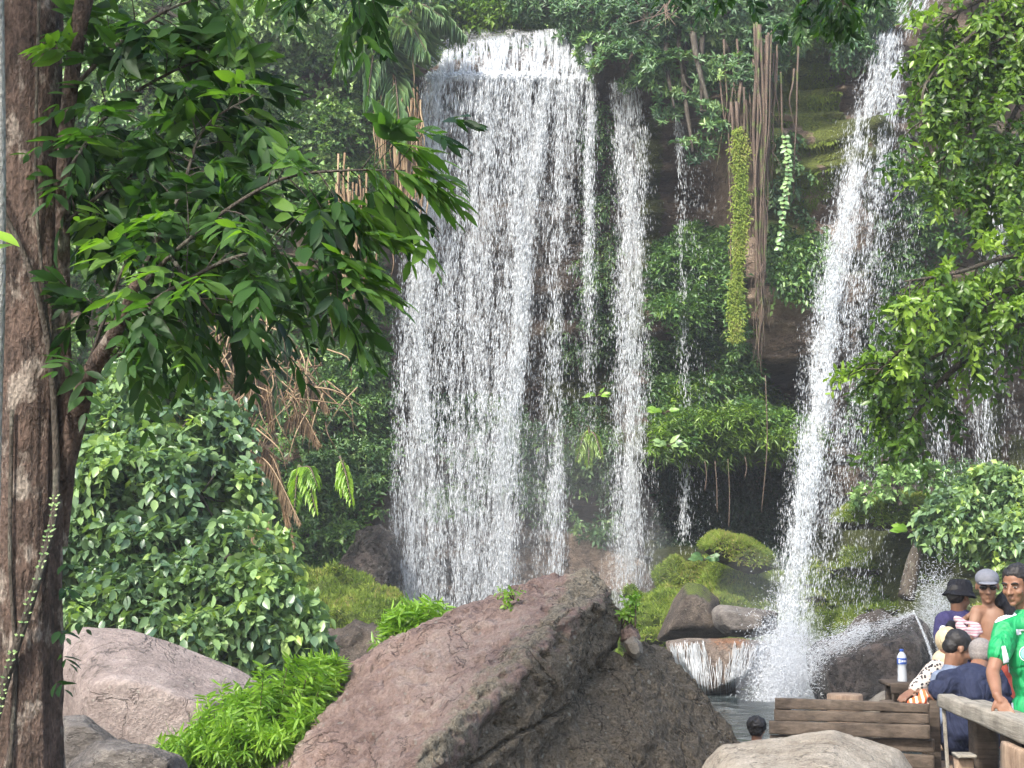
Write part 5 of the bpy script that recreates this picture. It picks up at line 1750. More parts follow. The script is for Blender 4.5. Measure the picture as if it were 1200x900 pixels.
def rough_beam(a, b, h0, h1, w, n=46, seed=1.0, wav=.012, up=(0, 0, 1)):
    """a sawn slab running a->b; h0,h1 heights at the ends, w width to its right; edges worn"""
    a, b = np.array(a, float), np.array(b, float)
    t = nrm(b - a)
    s = nrm(np.cross(t, up))
    u = np.cross(s, t)
    ks = np.linspace(0, 1, n)
    m = 12
    prof = []
    for k in range(m):      # rounded rectangle
        an = (k + .5) / m * 2 * np.pi
        c, sn = math.cos(an), math.sin(an)
        e = .28
        prof.append((np.sign(c) * abs(c) ** e, np.sign(sn) * abs(sn) ** e))
    prof = np.array(prof)
    V = []
    for k in ks:
        h = h0 + (h1 - h0) * k
        c = a + (b - a) * k + s * w / 2 - u * h / 2
        V.append(c + prof[:, :1] * s * w / 2 + prof[:, 1:] * u * h / 2)
    V = np.array(V).reshape(-1, 3)
    V = V + (fbm(V * 2.2, 1, 3, seed)[:, None] - .5) * wav * 2.4 * u + (fbm(V * 9, 1, 3, seed + 3)[:, None] - .5) * wav * (u + s)
    i = np.arange(n - 1)[:, None] * m; j = np.arange(m)[None]; jn = (j + 1) % m
    Q = np.stack([i + j, i + jn, i + jn + m, i + j + m], -1).reshape(-1, 4)
    c0, c1 = len(V), len(V) + 1
    V = np.concatenate([V, V[:m].mean(0)[None], V[-m:].mean(0)[None]])
    jj = np.arange(m)
    T = np.concatenate([np.stack([jj * 0 + c0, (jj + 1) % m, jj], -1), np.stack([jj * 0 + c1, (n - 1) * m + jj, (n - 1) * m + (jj + 1) % m], -1)])
    return MB().add(V, T, Q)


RZ = .836
DZ = -.16
rail = empty('handrail', (2.62, 9.3, DZ), 'rough grey plank handrail on posts the man in green leans on', 'handrail')
rough_beam((2.555, 9.62, RZ), (2.60, 6.3, RZ), .085, .15, -.11, 90, 2, .014).build('top_beam', M['wood_grey'], rail)
rough_beam((2.70, 9.5, RZ - .02), (2.76, 6.3, RZ - .02), .05, .06, -.10, 60, 5, .01).build('top_beam', M['wood_grey'], rail)


def post(x, y, w, top, par, mat='wood_post', seed=1.0, lean=0.0, dp=None):
    return rough_beam((x, y, top), (x + lean, y, DZ - .1), dp or w, dp or w, w, 24, seed, .006, (0, 1, 0)).build('post', M[mat], par)


post(2.70, 9.52, .15, RZ - .07, rail, 'wood_dark', 3)
post(2.73, 9.0, .10, RZ - .08, rail, 'wood_dark', 4)
post(2.81, 8.82, .11, RZ - .08, rail, 'wood_post', 5)
post(2.78, 7.75, .13, RZ - .12, rail, 'wood_dark', 6)
# thin pale batten along the first post
rough_beam((2.575, 9.60, RZ - .08), (2.60, 9.55, DZ - .1), .02, .02, .02, 16, 8, .003, (0, 1, 0)).build('batten', M['wood_grey'], rail)

wall = empty('plank_wall', P(995, 900, 10), 'low wall of dark weathered planks behind the tan boulder', 'plank wall')


def plank(x0, t0, h0, x1, t1, h1, Y0, Y1, mat='wood_dark', par=None, seed=1.0, nm='plank'):
    a, b = P(x0, t0, Y0), P(x1, t1, Y1)
    return rough_beam(a, b, h0 * Y0 / FPX, h1 * Y1 / FPX, .035, 50, seed, .006).build(nm, M[mat], par)


plank(909, 817, 13, 1089, 824.5, 10, 10.1, 9.8, par=wall, seed=11)
plank(908, 831, 13, 1089, 835.5, 12, 10.1, 9.8, par=wall, seed=12)
plank(902, 844, 15, 1090, 849, 16, 10.05, 9.75, par=wall, seed=13)
plank(903, 861, 12, 1095, 866, 15, 10.1, 9.8, par=wall, seed=14)
plank(908, 875, 16, 1095, 884, 16, 10.1, 9.8, par=wall, seed=15)
for x_, s_ in ((911, 16), (1030, 17), (1084, 18)):
    p0 = P(x_, 820, 10.16 if x_ < 1000 else 9.98)
    rough_beam(p0, (p0[0], p0[1], DZ - .5), .05, .05, .08, 20, s_, .005, (0, 1, 0)).build('post', M['wood_dark'], wall)

dk = empty('deck', (3.6, 10, DZ - .05), 'wooden deck the bathers stand on', 'deck')
mb = MB()
for k in range(22):
    x_ = 2.5 + k * .15
    b_ = rough_beam((x_, 5.8, DZ), (x_, 13.2, DZ), .035, .035, .142, 20, 30 + k, .004)
    V, Fs = b_.get(); mb.add(V, Fs[0], Fs[1])
mb.build('boards', M['wood_grey'], dk)
mb = MB()
for y_ in (6.5, 8.6, 10.8, 12.9):
    b_ = rough_beam((2.45, y_, DZ - .04), (5.85, y_, DZ - .04), .12, .12, .1, 20, 50 + y_, .004)
    b_.build('joist', M['wood_dark'], dk)
for x_ in (2.6, 4.2, 5.7):
    for y_ in (6.6, 8.7, 10.9, 12.8):
        b_ = rough_beam((x_, y_, DZ - .16), (x_, y_, -1.7), .1, .1, .1, 8, x_ + y_, .004, (0, 1, 0))
        b_.build('support', M['wood_dark'], dk)

# seat bench of the bathers and low block
sb = empty('bench', (2.95, 10.2, DZ), 'plain wooden bench under the man in the navy shirt', 'bench')
rough_beam((2.62, 9.95, .36), (3.6, 9.95, .36), .05, .05, -.35, 20, 61, .004).build('seat', M['wood_tan'], sb)
for x_ in (2.68, 3.45):
    rough_beam((x_, 10.12, .31), (x_, 10.12, DZ), .28, .28, .06, 10, 62, .003, (0, 1, 0)).build('leg', M['wood_tan'], sb)
bx_ = empty('crate', P(1124, 900, 9.3), 'reddish brown wooden block below the rail', 'block')
rough_beam(P(1116, 883, 9.35), P(1134, 883, 9.35), .25, .25, .12, 12, 63, .004).build('body', M['wood_tan'], bx_)
rough_beam(P(1115, 881, 9.33), P(1136, 881, 9.33), .02, .02, .15, 12, 64, .003).build('lid', M['wood_grey'], bx_)
bd = rough_beam(P(1183, 868, 8.3), P(1260, 900, 7.6), .3, .3, .05, 12, 66, .006).build('board', M['wood_tan'], label='brown upright board under the near end of the rail', cat='board')
# table board with the bottle
tb = empty('table', P(1066, 860, 11.7), 'dark thick plank table the water bottle stands on', 'table')
plank(1043, 800, 12, 1100, 800, 12, 11.6, 11.6, par=tb, seed=71, nm='edge_board')
a, b = P(1043, 800, 11.6), P(1100, 800, 11.6)
rough_beam(a + [0, .03, -.004], b + [0, .03, -.004], .03, .03, -.34, 20, 72, .003).build('top', M['wood_dark'], tb)
for q in (a + [.03, .1, -.03], a + [.03, .3, -.03], b + [-.06, .1, -.03], b + [-.06, .3, -.03]):
    rough_beam(q, (q[0], q[1], DZ), .05, .05, .05, 8, 73, .002, (0, 1, 0)).build('leg', M['wood_dark'], tb)
st = rough_beam(P(970, 813, 10.9), P(1011, 813, 10.9), .10, .10, .24, 16, 75, .003)
V_, F_ = [], []
mb = MB()
c = P(990, 813, 11.0)
tube(mb, [c - [0, 0, .5], c - [0, 0, .25], c - [0, 0, .01], c], [.125, .12, .122, .115], 24)
mb.build('stump', M['wood_tan'], label='round reddish log stool behind the plank wall', cat='stool')

# water bottle
M['plastic'] = None
m, nt, out = newmat('clear_plastic_bottle')
pb = nd(nt, 'BsdfPrincipled', {'Base Color': (.72, .76, .80, 1), 'Roughness': .18, 'Transmission Weight': .35, 'IOR': 1.3, 'Specular IOR Level': .6})
nt.links.new(pb.outputs[0], out.inputs[0]); M['plastic'] = m
M['blue'] = plain_mat('blue_label', (.03, .09, .38), .4, .4, .05)
M['white'] = plain_mat('white_print', (.75, .77, .8), .5, .3, .05)
bt = empty('water_bottle', P(1057.5, 799.5, 11.75), 'clear plastic water bottle with blue label and cap on the plank table', 'bottle')
b0 = P(1057.5, 799.5, 11.75)


def lathe(prof, c, sides=28):
    mb = MB()
    pr = np.array(prof)
    tube(mb, np.stack([np.zeros(len(pr)), np.zeros(len(pr)), pr[:, 1]], -1) + c, pr[:, 0], sides)
    return mb


lathe([(.030, 0), (.034, .006), (.035, .02), (.032, .05), (.033, .08), (.030, .11), (.033, .128), (.035, .135), (.035, .175), (.033, .19), (.024, .208), (.013, .220), (.013, .226)], b0).build('body', M['plastic'], bt)
lathe([(.0358, .132), (.0358, .134), (.0358, .174), (.0358, .176)], b0).build('label_band', M['blue'], bt)
lathe([(.0150, .224), (.0155, .226), (.0155, .238), (.0145, .241)], b0).build('cap', M['blue'], bt)
mb = MB()
for k, (a0, a1, z0, z1) in enumerate([(-.95, -.62, .140, .168), (-.25, .0, .148, .162), (.1, .35, .148, .162), (.45, .75, .148, .162), (-.5, -.35, .144, .166)]):
    an = np.linspace(a0, a1, 5)
    lo = np.stack([np.sin(an) * .0366, -np.cos(an) * .0366, an * 0 + z0], -1) + b0
    hi = lo + [0, 0, z1 - z0]
    mb.add(np.concatenate([lo, hi]), None, [[i, i + 1, i + 6, i + 5] for i in range(4)])
mb.build('label_print', M['white'], bt)


# ---- cloths
def cloth_mat(name, c1, c2, scale, axis='X', th=.5, rough=.85, dots=False):
    m, nt, out = newmat(name)
    tc = nd(nt, 'TexCoord')
    if dots:
        vo = nd(nt, 'TexVoronoi', {'Vector': tc.outputs['Object'], 'Scale': scale})
        f = vo.outputs['Distance']
        mr = nd(nt, 'MapRange', {0: f, 1: th, 2: th + .1})
    else:
        wv = nd(nt, 'TexWave', {'Vector': tc.outputs['Object'], 'Scale': scale, 'Distortion': 2.5, 'Detail': 2})
        wv.bands_direction = axis
        mr = nd(nt, 'MapRange', {0: wv.outputs['Fac'], 1: th - .08, 2: th + .08})
    mx = nd(nt, 'Mix', data_type='RGBA')
    nt.links.new(mr.outputs[0], mx.inputs[0])
    mx.inputs[6].default_value = (*c1, 1); mx.inputs[7].default_value = (*c2, 1)
    n = nd(nt, 'TexNoise', {'Vector': tc.outputs['Object'], 'Scale': 120.0})
    bp = nd(nt, 'Bump', {'Strength': .2, 'Distance': .004, 'Height': n.outputs[0]})
    pb = nd(nt, 'BsdfPrincipled', {'Base Color': mx.outputs[2], 'Roughness': rough, 'Specular IOR Level': .2, 'Normal': bp.outputs[0]})
    nt.links.new(pb.outputs[0], out.inputs[0])
    return m


M['orange_cloth'] = cloth_mat('orange_striped_cloth', (.75, .13, .05), (.80, .55, .42), 9, 'X', .6)
M['pink_cloth'] = cloth_mat('pink_white_towel', (.42, .22, .26), (.50, .43, .45), 16, 'Z', .4, dots=False)


def lumpcloth(name, pts, r, mat, seed, label, cat='cloth', folds=26, amp=.02, vox=.008):
    mb = MB()
    pts = [np.array(p) for p in pts]
    for a_, b_ in zip(pts[:-1], pts[1:]):
        capsule(mb, a_, r, b_, r, 10)
    V, N, F = remesh(mb, vox, 4)
    f = fbm(V * np.array([folds, 6, 5.]), 1, 3, seed) - .5
    V = V + N * f[:, None] * amp * 2
    return mk(name, V, F, mat, label=label, cat=cat)


lumpcloth('towel', [P(1068, 824, 9.95), P(1076, 817, 9.93), P(1082, 811, 9.95), P(1088, 816, 9.93), P(1080, 822, 9.9), P(1073, 825, 9.93), P(1088, 825, 9.92)], .020, M['orange_cloth'], 3, 'orange and cream striped towel heaped on the plank wall', 'towel')
# ================================================================== people
def skin(name, c):
    m, nt, out = newmat(name)
    tc = nd(nt, 'TexCoord')
    n = nd(nt, 'TexNoise', {'Vector': tc.outputs['Object'], 'Scale': 9.0, 'Detail': 4})
    rp = ramp(nt, n.outputs[0], [(.35, tuple(x * y for x, y in zip(c, (.85, .78, .75)))), (.65, c)])
    pb = nd(nt, 'BsdfPrincipled', {'Base Color': rp.outputs[0], 'Roughness': .5, 'Specular IOR Level': .4})
    nt.links.new(pb.outputs[0], out.inputs[0])
    return m


M['skin_tan'] = skin('skin_tan', (.23, .12, .075))
M['skin_light'] = skin('skin_light', (.30, .17, .11))
M['skin_dark'] = skin('skin_dark', (.28, .16, .11))
M['hair'] = plain_mat('black_hair', (.014, .012, .012), .55, .4, .3, 60, .6)
M['hair_grey'] = plain_mat('grey_cropped_hair', (.20, .18, .17), .7, .2, .3, 90, .3)
M['green_shirt'] = plain_mat('green_jersey', (.010, .26, .085), .55, .35, .08, 40, .1, folds=.8)
M['white_panel'] = plain_mat('white_jersey_panel', (.68, .70, .76), .6, .3, .06)
M['navy'] = plain_mat('navy_cloth', (.022, .027, .055), .85, .15, .15, 40, folds=.8)
M['purple_navy'] = plain_mat('purple_navy_cloth', (.05, .045, .12), .85, .15, .15, 40, folds=.8)
M['grey_blue'] = plain_mat('grey_blue_cloth', (.16, .19, .26), .85, .15, .1, 40, folds=.8)
M['black'] = plain_mat('black_cloth', (.012, .012, .016), .8, .2, .2, 40, folds=.8)
M['cream'] = plain_mat('cream_headscarf', (.62, .50, .32), .8, .2, .08, 40, folds=.8)
M['cap_grey'] = plain_mat('grey_cap', (.20, .205, .23), .8, .2, .08, 60)
M['lens'] = plain_mat('sunglass_lens', (.01, .01, .012), .12, .6, .05)
M['eye_white'] = plain_mat('eye_white', (.30, .26, .24), .3, .5, .02)
M['red'] = plain_mat('red_cloth', (.50, .10, .07), .8, .2, .1, folds=.8)
M['pattern'] = cloth_mat('black_white_blouse', (.03, .03, .035), (.60, .52, .46), 42, 'X', .35, dots=True)
M['crest'] = plain_mat('pale_blue_crest', (.20, .52, .62), .5, .3, .05)


def head_prims(mb, c, Mx, s=1.0):
    def e(x, y, z, a, b, d, sub=2):
        ell(mb, c + Mx @ (np.array([x, y, z]) * s), np.array([a, b, d]) * s, Mx, sub)
    e(0, -.012, .030, .073, .090, .083, 3); e(0, .022, -.018, .060, .066, .085, 3); e(0, .034, -.066, .047, .048, .042); e(0, .066, -.094, .021, .019, .017)
    e(.028, .072, .022, .027, .014, .009); e(-.028, .072, .022, .027, .014, .009)
    e(.037, .056, -.026, .023, .024, .022); e(-.037, .056, -.026, .023, .024, .022)
    e(0, .083, -.058, .020, .011, .0055); e(0, .081, -.068, .018, .011, .006)
    e(.076, -.005, -.006, .007, .017, .030); e(-.076, -.005, -.006, .007, .017, .030)
    a, b = c + Mx @ (np.array([0, .086, .008]) * s), c + Mx @ (np.array([0, .107, -.028]) * s)
    capsule(mb, a, .008 * s, b, .013 * s, 8)
    e(.012, .096, -.033, .009, .010, .007); e(-.012, .096, -.033, .009, .010, .007)


def hand(mb, w, d, palmn, side=1, s=1.0, curl=.5, spread=.22):
    """wrist point, pointing direction, back-of-hand normal; side=+1 puts the thumb on the cross(d,n) side"""
    d = nrm(d); n = nrm(palmn - d * np.dot(palmn, d)); x = np.cross(d, n) * side
    Mx = np.stack([x, d, n], 1)
    ell(mb, w + d * .048 * s, np.array([.040, .052, .015]) * s, Mx, 2)
    capsule(mb, w - d * .01, .026 * s, w + d * .03 * s, .024 * s, 8)
    for k, (off, ln_) in enumerate([(-.030, .060), (-.010, .074), (.011, .080), (.031, .070)]):
        off = -off
        b0 = w + d * .085 * s + x * off * s
        dd = nrm(d + x * off * spread * 30 * .25)
        l = ln_ * s
        j1 = b0 + dd * l * .45
        d2 = nrm(dd - n * curl * .7); j2 = j1 + d2 * l * .32
        d3 = nrm(d2 - n * curl * .8); j3 = j2 + d3 * l * .28
        capsule(mb, b0 - dd * .02, .0092 * s, j1, .0086 * s, 8); capsule(mb, j1, .0086 * s, j2, .0080 * s, 8); capsule(mb, j2, .0080 * s, j3, .0070 * s, 8)
    t0 = w + d * .028 * s + x * .030 * s
    t1 = t0 + nrm(d * .7 + x * .8 - n * .2) * .038 * s
    t2 = t1 + nrm(d * 1.0 + x * .35 - n * .3) * .030 * s
    capsule(mb, t0, .013 * s, t1, .011 * s, 8); capsule(mb, t1, .0105 * s, t2, .0085 * s, 8)


def lerp(a, b, t): return a * (1 - t) + b * t


def person(label, J, fwd, mat, s=1.0, slim=1.0, vox=.008, hands=None, up=(0, 0, 1), group=None, torso_fwd=None):
    """J: joints in world space. body = one skinned surface"""
    J = {k: np.array(v, float) for k, v in J.items()}
    feet = [J[k] for k in ('anR', 'anL') if k in J]
    base = np.mean(feet, 0) if feet else J['hip']
    t = empty('person', base, label, 'person', group)
    mb = MB()
    Mx = basis(fwd, up)
    head_prims(mb, J['head'], Mx, s)
    capsule(mb, J['neck'], .058 * s * slim, J['head'] + Mx @ np.array([0, -.02, -.05]) * s, .052 * s, 12)
    torso(mb, J, 0, slim)
    for q in 'RL':
        capsule(mb, J['sh' + q], .050 * slim, J['el' + q], .037 * slim, 12)
        m_ = lerp(J['el' + q], J['wr' + q], .3)
        capsule(mb, J['el' + q], .036 * slim, m_, .038 * slim, 12); capsule(mb, m_, .038 * slim, J['wr' + q], .025 * slim, 12)
        h = (hands or {}).get(q)
        fd = nrm(J['wr' + q] - J['el' + q]) if h is None else h[0]
        nn = np.array([0, -.3, 1.]) if h is None else h[1]
        hand(mb, J['wr' + q], np.array(fd, float), np.array(nn, float), 1 if q == 'R' else -1, s, curl=.6 if h is None else h[2])
        if 'kn' + q in J:
            capsule(mb, J['hp' + q], .085 * slim, J['kn' + q], .055 * slim, 12)
            m_ = lerp(J['kn' + q], J['an' + q], .3)
            capsule(mb, J['kn' + q], .053 * slim, m_, .054 * slim, 12); capsule(mb, m_, .054 * slim, J['an' + q], .036 * slim, 12)
            fd = J.get('toe' + q, J['an' + q] + np.array([0, .16, -.03]))
            capsule(mb, J['an' + q] - [0, 0, .035], .035, fd, .025, 10)
    V, N, F = remesh(mb, vox, 3)
    body = mk('body', V, F, M[mat], t)
    return t, J, Mx


def torso(mb, J, g, slim=1.0):
    top = (J['shR'] + J['shL']) / 2
    r = nrm(J['shR'] - J['shL']); up = nrm(top - J['hip']); f = nrm(np.cross(up, r)); r = np.cross(f, up)
    Mx = np.stack([r, f, up], 1)
    L = np.linalg.norm(top - J['hip'])
    sw = np.linalg.norm(J['shR'] - J['shL']) / 2
    capsule(mb, J['shR'], .054 * slim + g, J['shL'], .054 * slim + g, 12)
    ell(mb, lerp(top, J['hip'], .08), [sw * .75 + g, .070 + g, .075 + g], Mx, 3)
    ell(mb, lerp(top, J['hip'], .30), [sw * .93 * 1.0 + g, .112 * slim + g, .20 + g], Mx, 3)
    ell(mb, lerp(top, J['hip'], .62), [.150 * slim + g, .102 * slim + g, .17 + g], Mx, 3)
    ell(mb, lerp(top, J['hip'], .92), [.165 * slim + g, .118 * slim + g, .12 + g], Mx, 3)
    return Mx


def shirt(t, J, mat, g=.016, slim=1.0, sleeve=.55, hem=.95, vox=.009, wr=.012, name='shirt', cuff=True):
    mb = MB()
    J2 = dict(J)
    J2['hip'] = lerp((J['shR'] + J['shL']) / 2, J['hip'], hem)
    torso(mb, J2, g, slim)
    capsule(mb, J['neck'] - [0, 0, .02], .064, J['neck'] - [0, 0, .06], .088, 12)
    for q in 'RL':
        if sleeve <= 1:
            capsule(mb, J['sh' + q], .058 * slim + g, lerp(J['sh' + q], J['el' + q], sleeve), .050 * slim + g * 1.1, 14)
        else:
            capsule(mb, J['sh' + q], .055 * slim + g, J['el' + q], .044 * slim + g, 14)
            capsule(mb, J['el' + q], .044 * slim + g, lerp(J['el' + q], J['wr' + q], sleeve - 1), .036 * slim + g, 14)
    V, N, F = remesh(mb, vox, 16)
    f = (fbm(V * np.array([9, 9, 6.]), 1, 3, len(V) % 13) - .5) * wr * 2
    f2 = -np.clip(.10 - np.abs(fbm(V * np.array([5, 5, 9.]), 1, 2, 5) - .5), 0, .1) * wr * 6
    V = V + N * (f + f2)[:, None]
    return mk(name, V, F, M[mat], t)


def trousers(t, J, mat, g=.014, slim=1.0, length=2.0, vox=.011, name='trousers'):
    mb = MB()
    top = (J['shR'] + J['shL']) / 2
    ell(mb, J['hip'] + (top - J['hip']) * .05, [.170 * slim + g, .125 * slim + g, .12 + g], None, 3)
    for q in 'RL':
        k = min(1, length)
        capsule(mb, J['hp' + q], .088 * slim + g, lerp(J['hp' + q], J['kn' + q], k), .060 * slim + g, 14)
        if length > 1:
            capsule(mb, J['kn' + q], .060 * slim + g, lerp(J['kn' + q], J['an' + q], length - 1), .044 * slim + g, 14)
    V, N, F = remesh(mb, vox, 3)
    V = V + N * ((fbm(V * 8, 1, 3, 3) - .5) * .02)[:, None]
    return mk(name, V, F, M[mat], t)


def part(t, name, mat, prims, vox=None, amp=0, fs=30, smooth=2):
    mb = MB()
    for p in prims:
        if len(p) == 3: ell(mb, p[0], p[1], p[2], 3)
        else: capsule(mb, *p)
    if vox:
        V, N, F = remesh(mb, vox, smooth)
        if amp: V = V + N * ((fbm(V * fs, 1, 3, 2) - .5) * amp * 2)[:, None]
        return mk(name, V, F, M[mat], t)
    return mb.build(name, M[mat], t)


def hair(t, J, Mx, mat='hair', s=1.0, back=-.02, rise=.042, r=(.080, .090, .080), amp=.006, low=True):
    c = J['head']
    pr = [(c + Mx @ (np.array([0, back, rise]) * s), np.array(r) * s, Mx)]
    if low:
        pr.append((c + Mx @ (np.array([0, -.050, .0]) * s), np.array([.070, .058, .062]) * s, Mx))
        for k in (-1, 1): pr.append((c + Mx @ (np.array([k * .066, .008, .018]) * s), np.array([.010, .022, .028]) * s, Mx))
    return part(t, 'hair', mat, pr, .005, amp, 38)


def eyes(t, J, Mx, s=1.0):
    for k in (-1, 1):
        c = J['head'] + Mx @ (np.array([k * .029, .0785, .004]) * s)
        e = part(t, 'eye', 'eye_white', [(c, np.array([.0115, .006, .0042]) * s, Mx)])
        part(e, 'iris', 'hair', [(c + Mx @ np.array([-.001, .004, 0.0005]) * s, np.array([.0055, .003, .0042]) * s, Mx)])
        a = J['head'] + Mx @ (np.array([k * .046, .077, .024]) * s); m_ = J['head'] + Mx @ (np.array([k * .030, .088, .029]) * s); b = J['head'] + Mx @ (np.array([k * .013, .088, .022]) * s)
        mb = MB(); tube(mb, smooth_path([a, m_, b], 8), .0052 * s, 6); mb.build('eyebrow', M['hair'], t)


# ---------- man in the green jersey, right hand on the rail
Yg = 8.95
J = dict(head=P(1191, 686, Yg), neck=P(1203, 714, Yg + .03), shR=P(1180, 736, Yg), shL=P(1252, 733, Yg + .12), elR=P(1163, 788, 8.8), wrR=P(1169, 816, 8.62), elL=P(1275, 795, Yg),
         wrL=P(1290, 850, 8.8), hip=P(1222, 848, Yg + .05), hpR=P(1205, 858, Yg + .05), hpL=P(1238, 858, Yg + .08))
for q, dx in (('R', -.10), ('L', .12)):
    h = J['hp' + q]
    J['kn' + q] = [h[0] + dx * .3, h[1], DZ + .50]; J['an' + q] = [h[0] + dx * .5, h[1] + .02, DZ + .075]; J['toe' + q] = [h[0] + dx * .5 - .08, h[1] - .14, DZ + .03]
t, J, Mx = person('young man in a green jersey leaning his hand on the rail', J, (-.66, -.72, -.16), 'skin_tan', .98, 1.0, .0055,
                  hands={'R': ((.35, -.45, -.85), (-.35, -.75, .45), .35)})
hair(t, J, Mx, rise=.052, r=(.078, .086, .074), back=-.018, amp=.010)
eyes(t, J, Mx)
sh = shirt(t, J, 'green_shirt', .018, 1.0, .60, .93, .007, .010)
# surface helpers for the badges
bvs = BVHTree.FromPolygons([tuple(Vector(v.co) + Vector(wloc(t))) for v in sh.data.vertices], [tuple(p.vertices) for p in sh.data.polygons])


def on_shirt(x, y, off=.004):
    o = Vector((0, 0, CAMZ)); d = Vector(P(x, y, 9.0) - np.array([0, 0, CAMZ])).normalized()
    h = bvs.ray_cast(o, d)
    if h[0] is None: return None
    return np.array(h[0]) + np.array(h[1]) * off * (1 if Vector(h[1]).dot(d) < 0 else -1)


def decal(name, polys, mat, sub=1, off=.004):
    mb = MB()
    for poly in polys:      # list of quads in photo places, finely split
        a, b, c, d = [np.array(q, float) for q in poly]
        n = 8
        G = [[on_shirt(*(lerp(lerp(a, b, i / n), lerp(d, c, i / n), j / n)), off) for i in range(n + 1)] for j in range(n + 1)]
        for j in range(n):
            for i in range(n):
                q = [G[j][i], G[j][i + 1], G[j + 1][i + 1], G[j + 1][i]]
                if any(x is None for x in q): continue
                if max(np.linalg.norm(q[0] - q[2]), np.linalg.norm(q[1] - q[3])) > .06: continue
                mb.add(q, None, [[0, 1, 2, 3]])
    if mb.n:
        o = mb.build(name, M[mat], t)
        bm = bmesh.new(); bm.from_mesh(o.data)
        bmesh.ops.remove_doubles(bm, verts=bm.verts, dist=.0015)
        bm.to_mesh(o.data); bm.free()
        return o


decal('logo', [[(1190, 737.5), (1193, 737.5), (1193.6, 744), (1190.6, 744)], [(1193.5, 737.3), (1199, 737), (1199, 739), (1193.5, 739.3)], [(1192, 740), (1195.5, 739), (1196.5, 743), (1193, 743.5)]], 'white_panel')
cq = []
for k in range(24):
    a0, a1 = k / 24 * 6.283, (k + 1) / 24 * 6.283
    for r0, r1 in ((6.6, 7.6),):
        cq.append([(1202 + r0 * math.cos(a0), 766 + r0 * math.sin(a0) * 1.15), (1202 + r1 * math.cos(a0), 766 + r1 * math.sin(a0) * 1.15), (1202 + r1 * math.cos(a1), 766 + r1 * math.sin(a1) * 1.15), (1202 + r0 * math.cos(a1), 766 + r0 * math.sin(a1) * 1.15)])
decal('crest_ring', cq, 'white_panel')
cq = [[(1202, 766), (1202 + 5.6 * math.cos(a0), 766 + 5.6 * math.sin(a0) * 1.15), (1202 + 5.6 * math.cos(a0 + .15), 766 + 5.6 * math.sin(a0 + .15) * 1.15), (1202 + 5.6 * math.cos(a0 + .3), 766 + 5.6 * math.sin(a0 + .3) * 1.15)] for a0 in np.arange(0, 6.28, .3)]
decal('crest', cq, 'crest')
# white side panel
pl = [[(1172 + 0, 758), (1176, 757), (1181, 775), (1174, 777)], [(1174, 777), (1181, 775), (1184, 800), (1176, 803)], [(1176, 803), (1184, 800), (1188, 838), (1180, 838)]]
pl = [[(q[0] + 1.5, q[1]) for q in p_] for p_ in pl]
decal('side_panel', pl, 'white_panel', off=.005)
decal('shoulder_mesh', [[(1163, 727), (1176, 722), (1180, 725), (1165, 731)], [(1176, 722), (1190, 718), (1192, 721), (1180, 725)]], 'white_panel', off=.003)
trousers(t, J, 'black', .016, 1.0, 1.2)

# ---------- shirtless man with grey cap and sunglasses
Yc = 11.2
J = dict(head=P(1157, 687, Yc), neck=P(1160, 708, Yc + .04), shR=P(1145, 717, Yc + .02), shL=P(1184, 717, Yc + .05), elR=P(1137, 748, Yc - .02), wrR=P(1150, 752, Yc - .2), elL=P(1190, 755, Yc), wrL=P(1175, 765, Yc - .2),
         hip=P(1165, 783, Yc + .05), hpR=P(1156, 789, Yc + .05), hpL=P(1174, 789, Yc + .05))
for q, dx in (('R', -.1), ('L', .1)):
    h = J['hp' + q]; J['kn' + q] = [h[0] + dx * .4, h[1], DZ + .44]; J['an' + q] = [h[0] + dx * .5, h[1], DZ + .07]; J['toe' + q] = [h[0] + dx * .5, h[1] - .15, DZ + .03]
t, J, Mx = person('shirtless man in a grey cap and sunglasses with a dark cloth on his shoulder', J, (-.22, -.96, -.15), 'skin_light', 1.0, .9, .0075)
c = J['head']
cap = part(t, 'cap', 'cap_grey', [(c + Mx @ np.array([0, -.005, .055]), (.084, .100, .068), Mx)], .006)
part(cap, 'visor', 'cap_grey', [(c + Mx @ np.array([0, .100, .040]), (.066, .060, .009), Mx)], .004)
sg = part(t, 'sunglasses', 'lens', [(c + Mx @ np.array([k * .031, .083, .006]), (.029, .012, .019), Mx) for k in (-1, 1)] + [(c + Mx @ np.array([0, .093, .012]), (.012, .005, .004), Mx)])
trousers(t, J, 'red', .014, .9, .9, name='shorts')
lumpcloth('cloth', [P(1173, 706, Yc - .02), P(1180, 698, Yc + .05), P(1184, 718, Yc - .05), P(1186, 745, Yc - .06)], .048, M['black'], 9, 'dark cloth hung over the bare shoulder of the man in the cap', 'cloth', amp=.012)
lumpcloth('towel', [P(1120, 725, 11.0), P(1132, 729, 10.98), P(1146, 733, 10.95), P(1149, 741, 10.95), P(1134, 737, 10.94), P(1123, 733, 10.97), P(1130, 741, 10.95), P(1144, 745, 10.94)], .019, M['pink_cloth'], 12, 'pink and white towel in front of the man in the cap', 'towel', amp=.012)

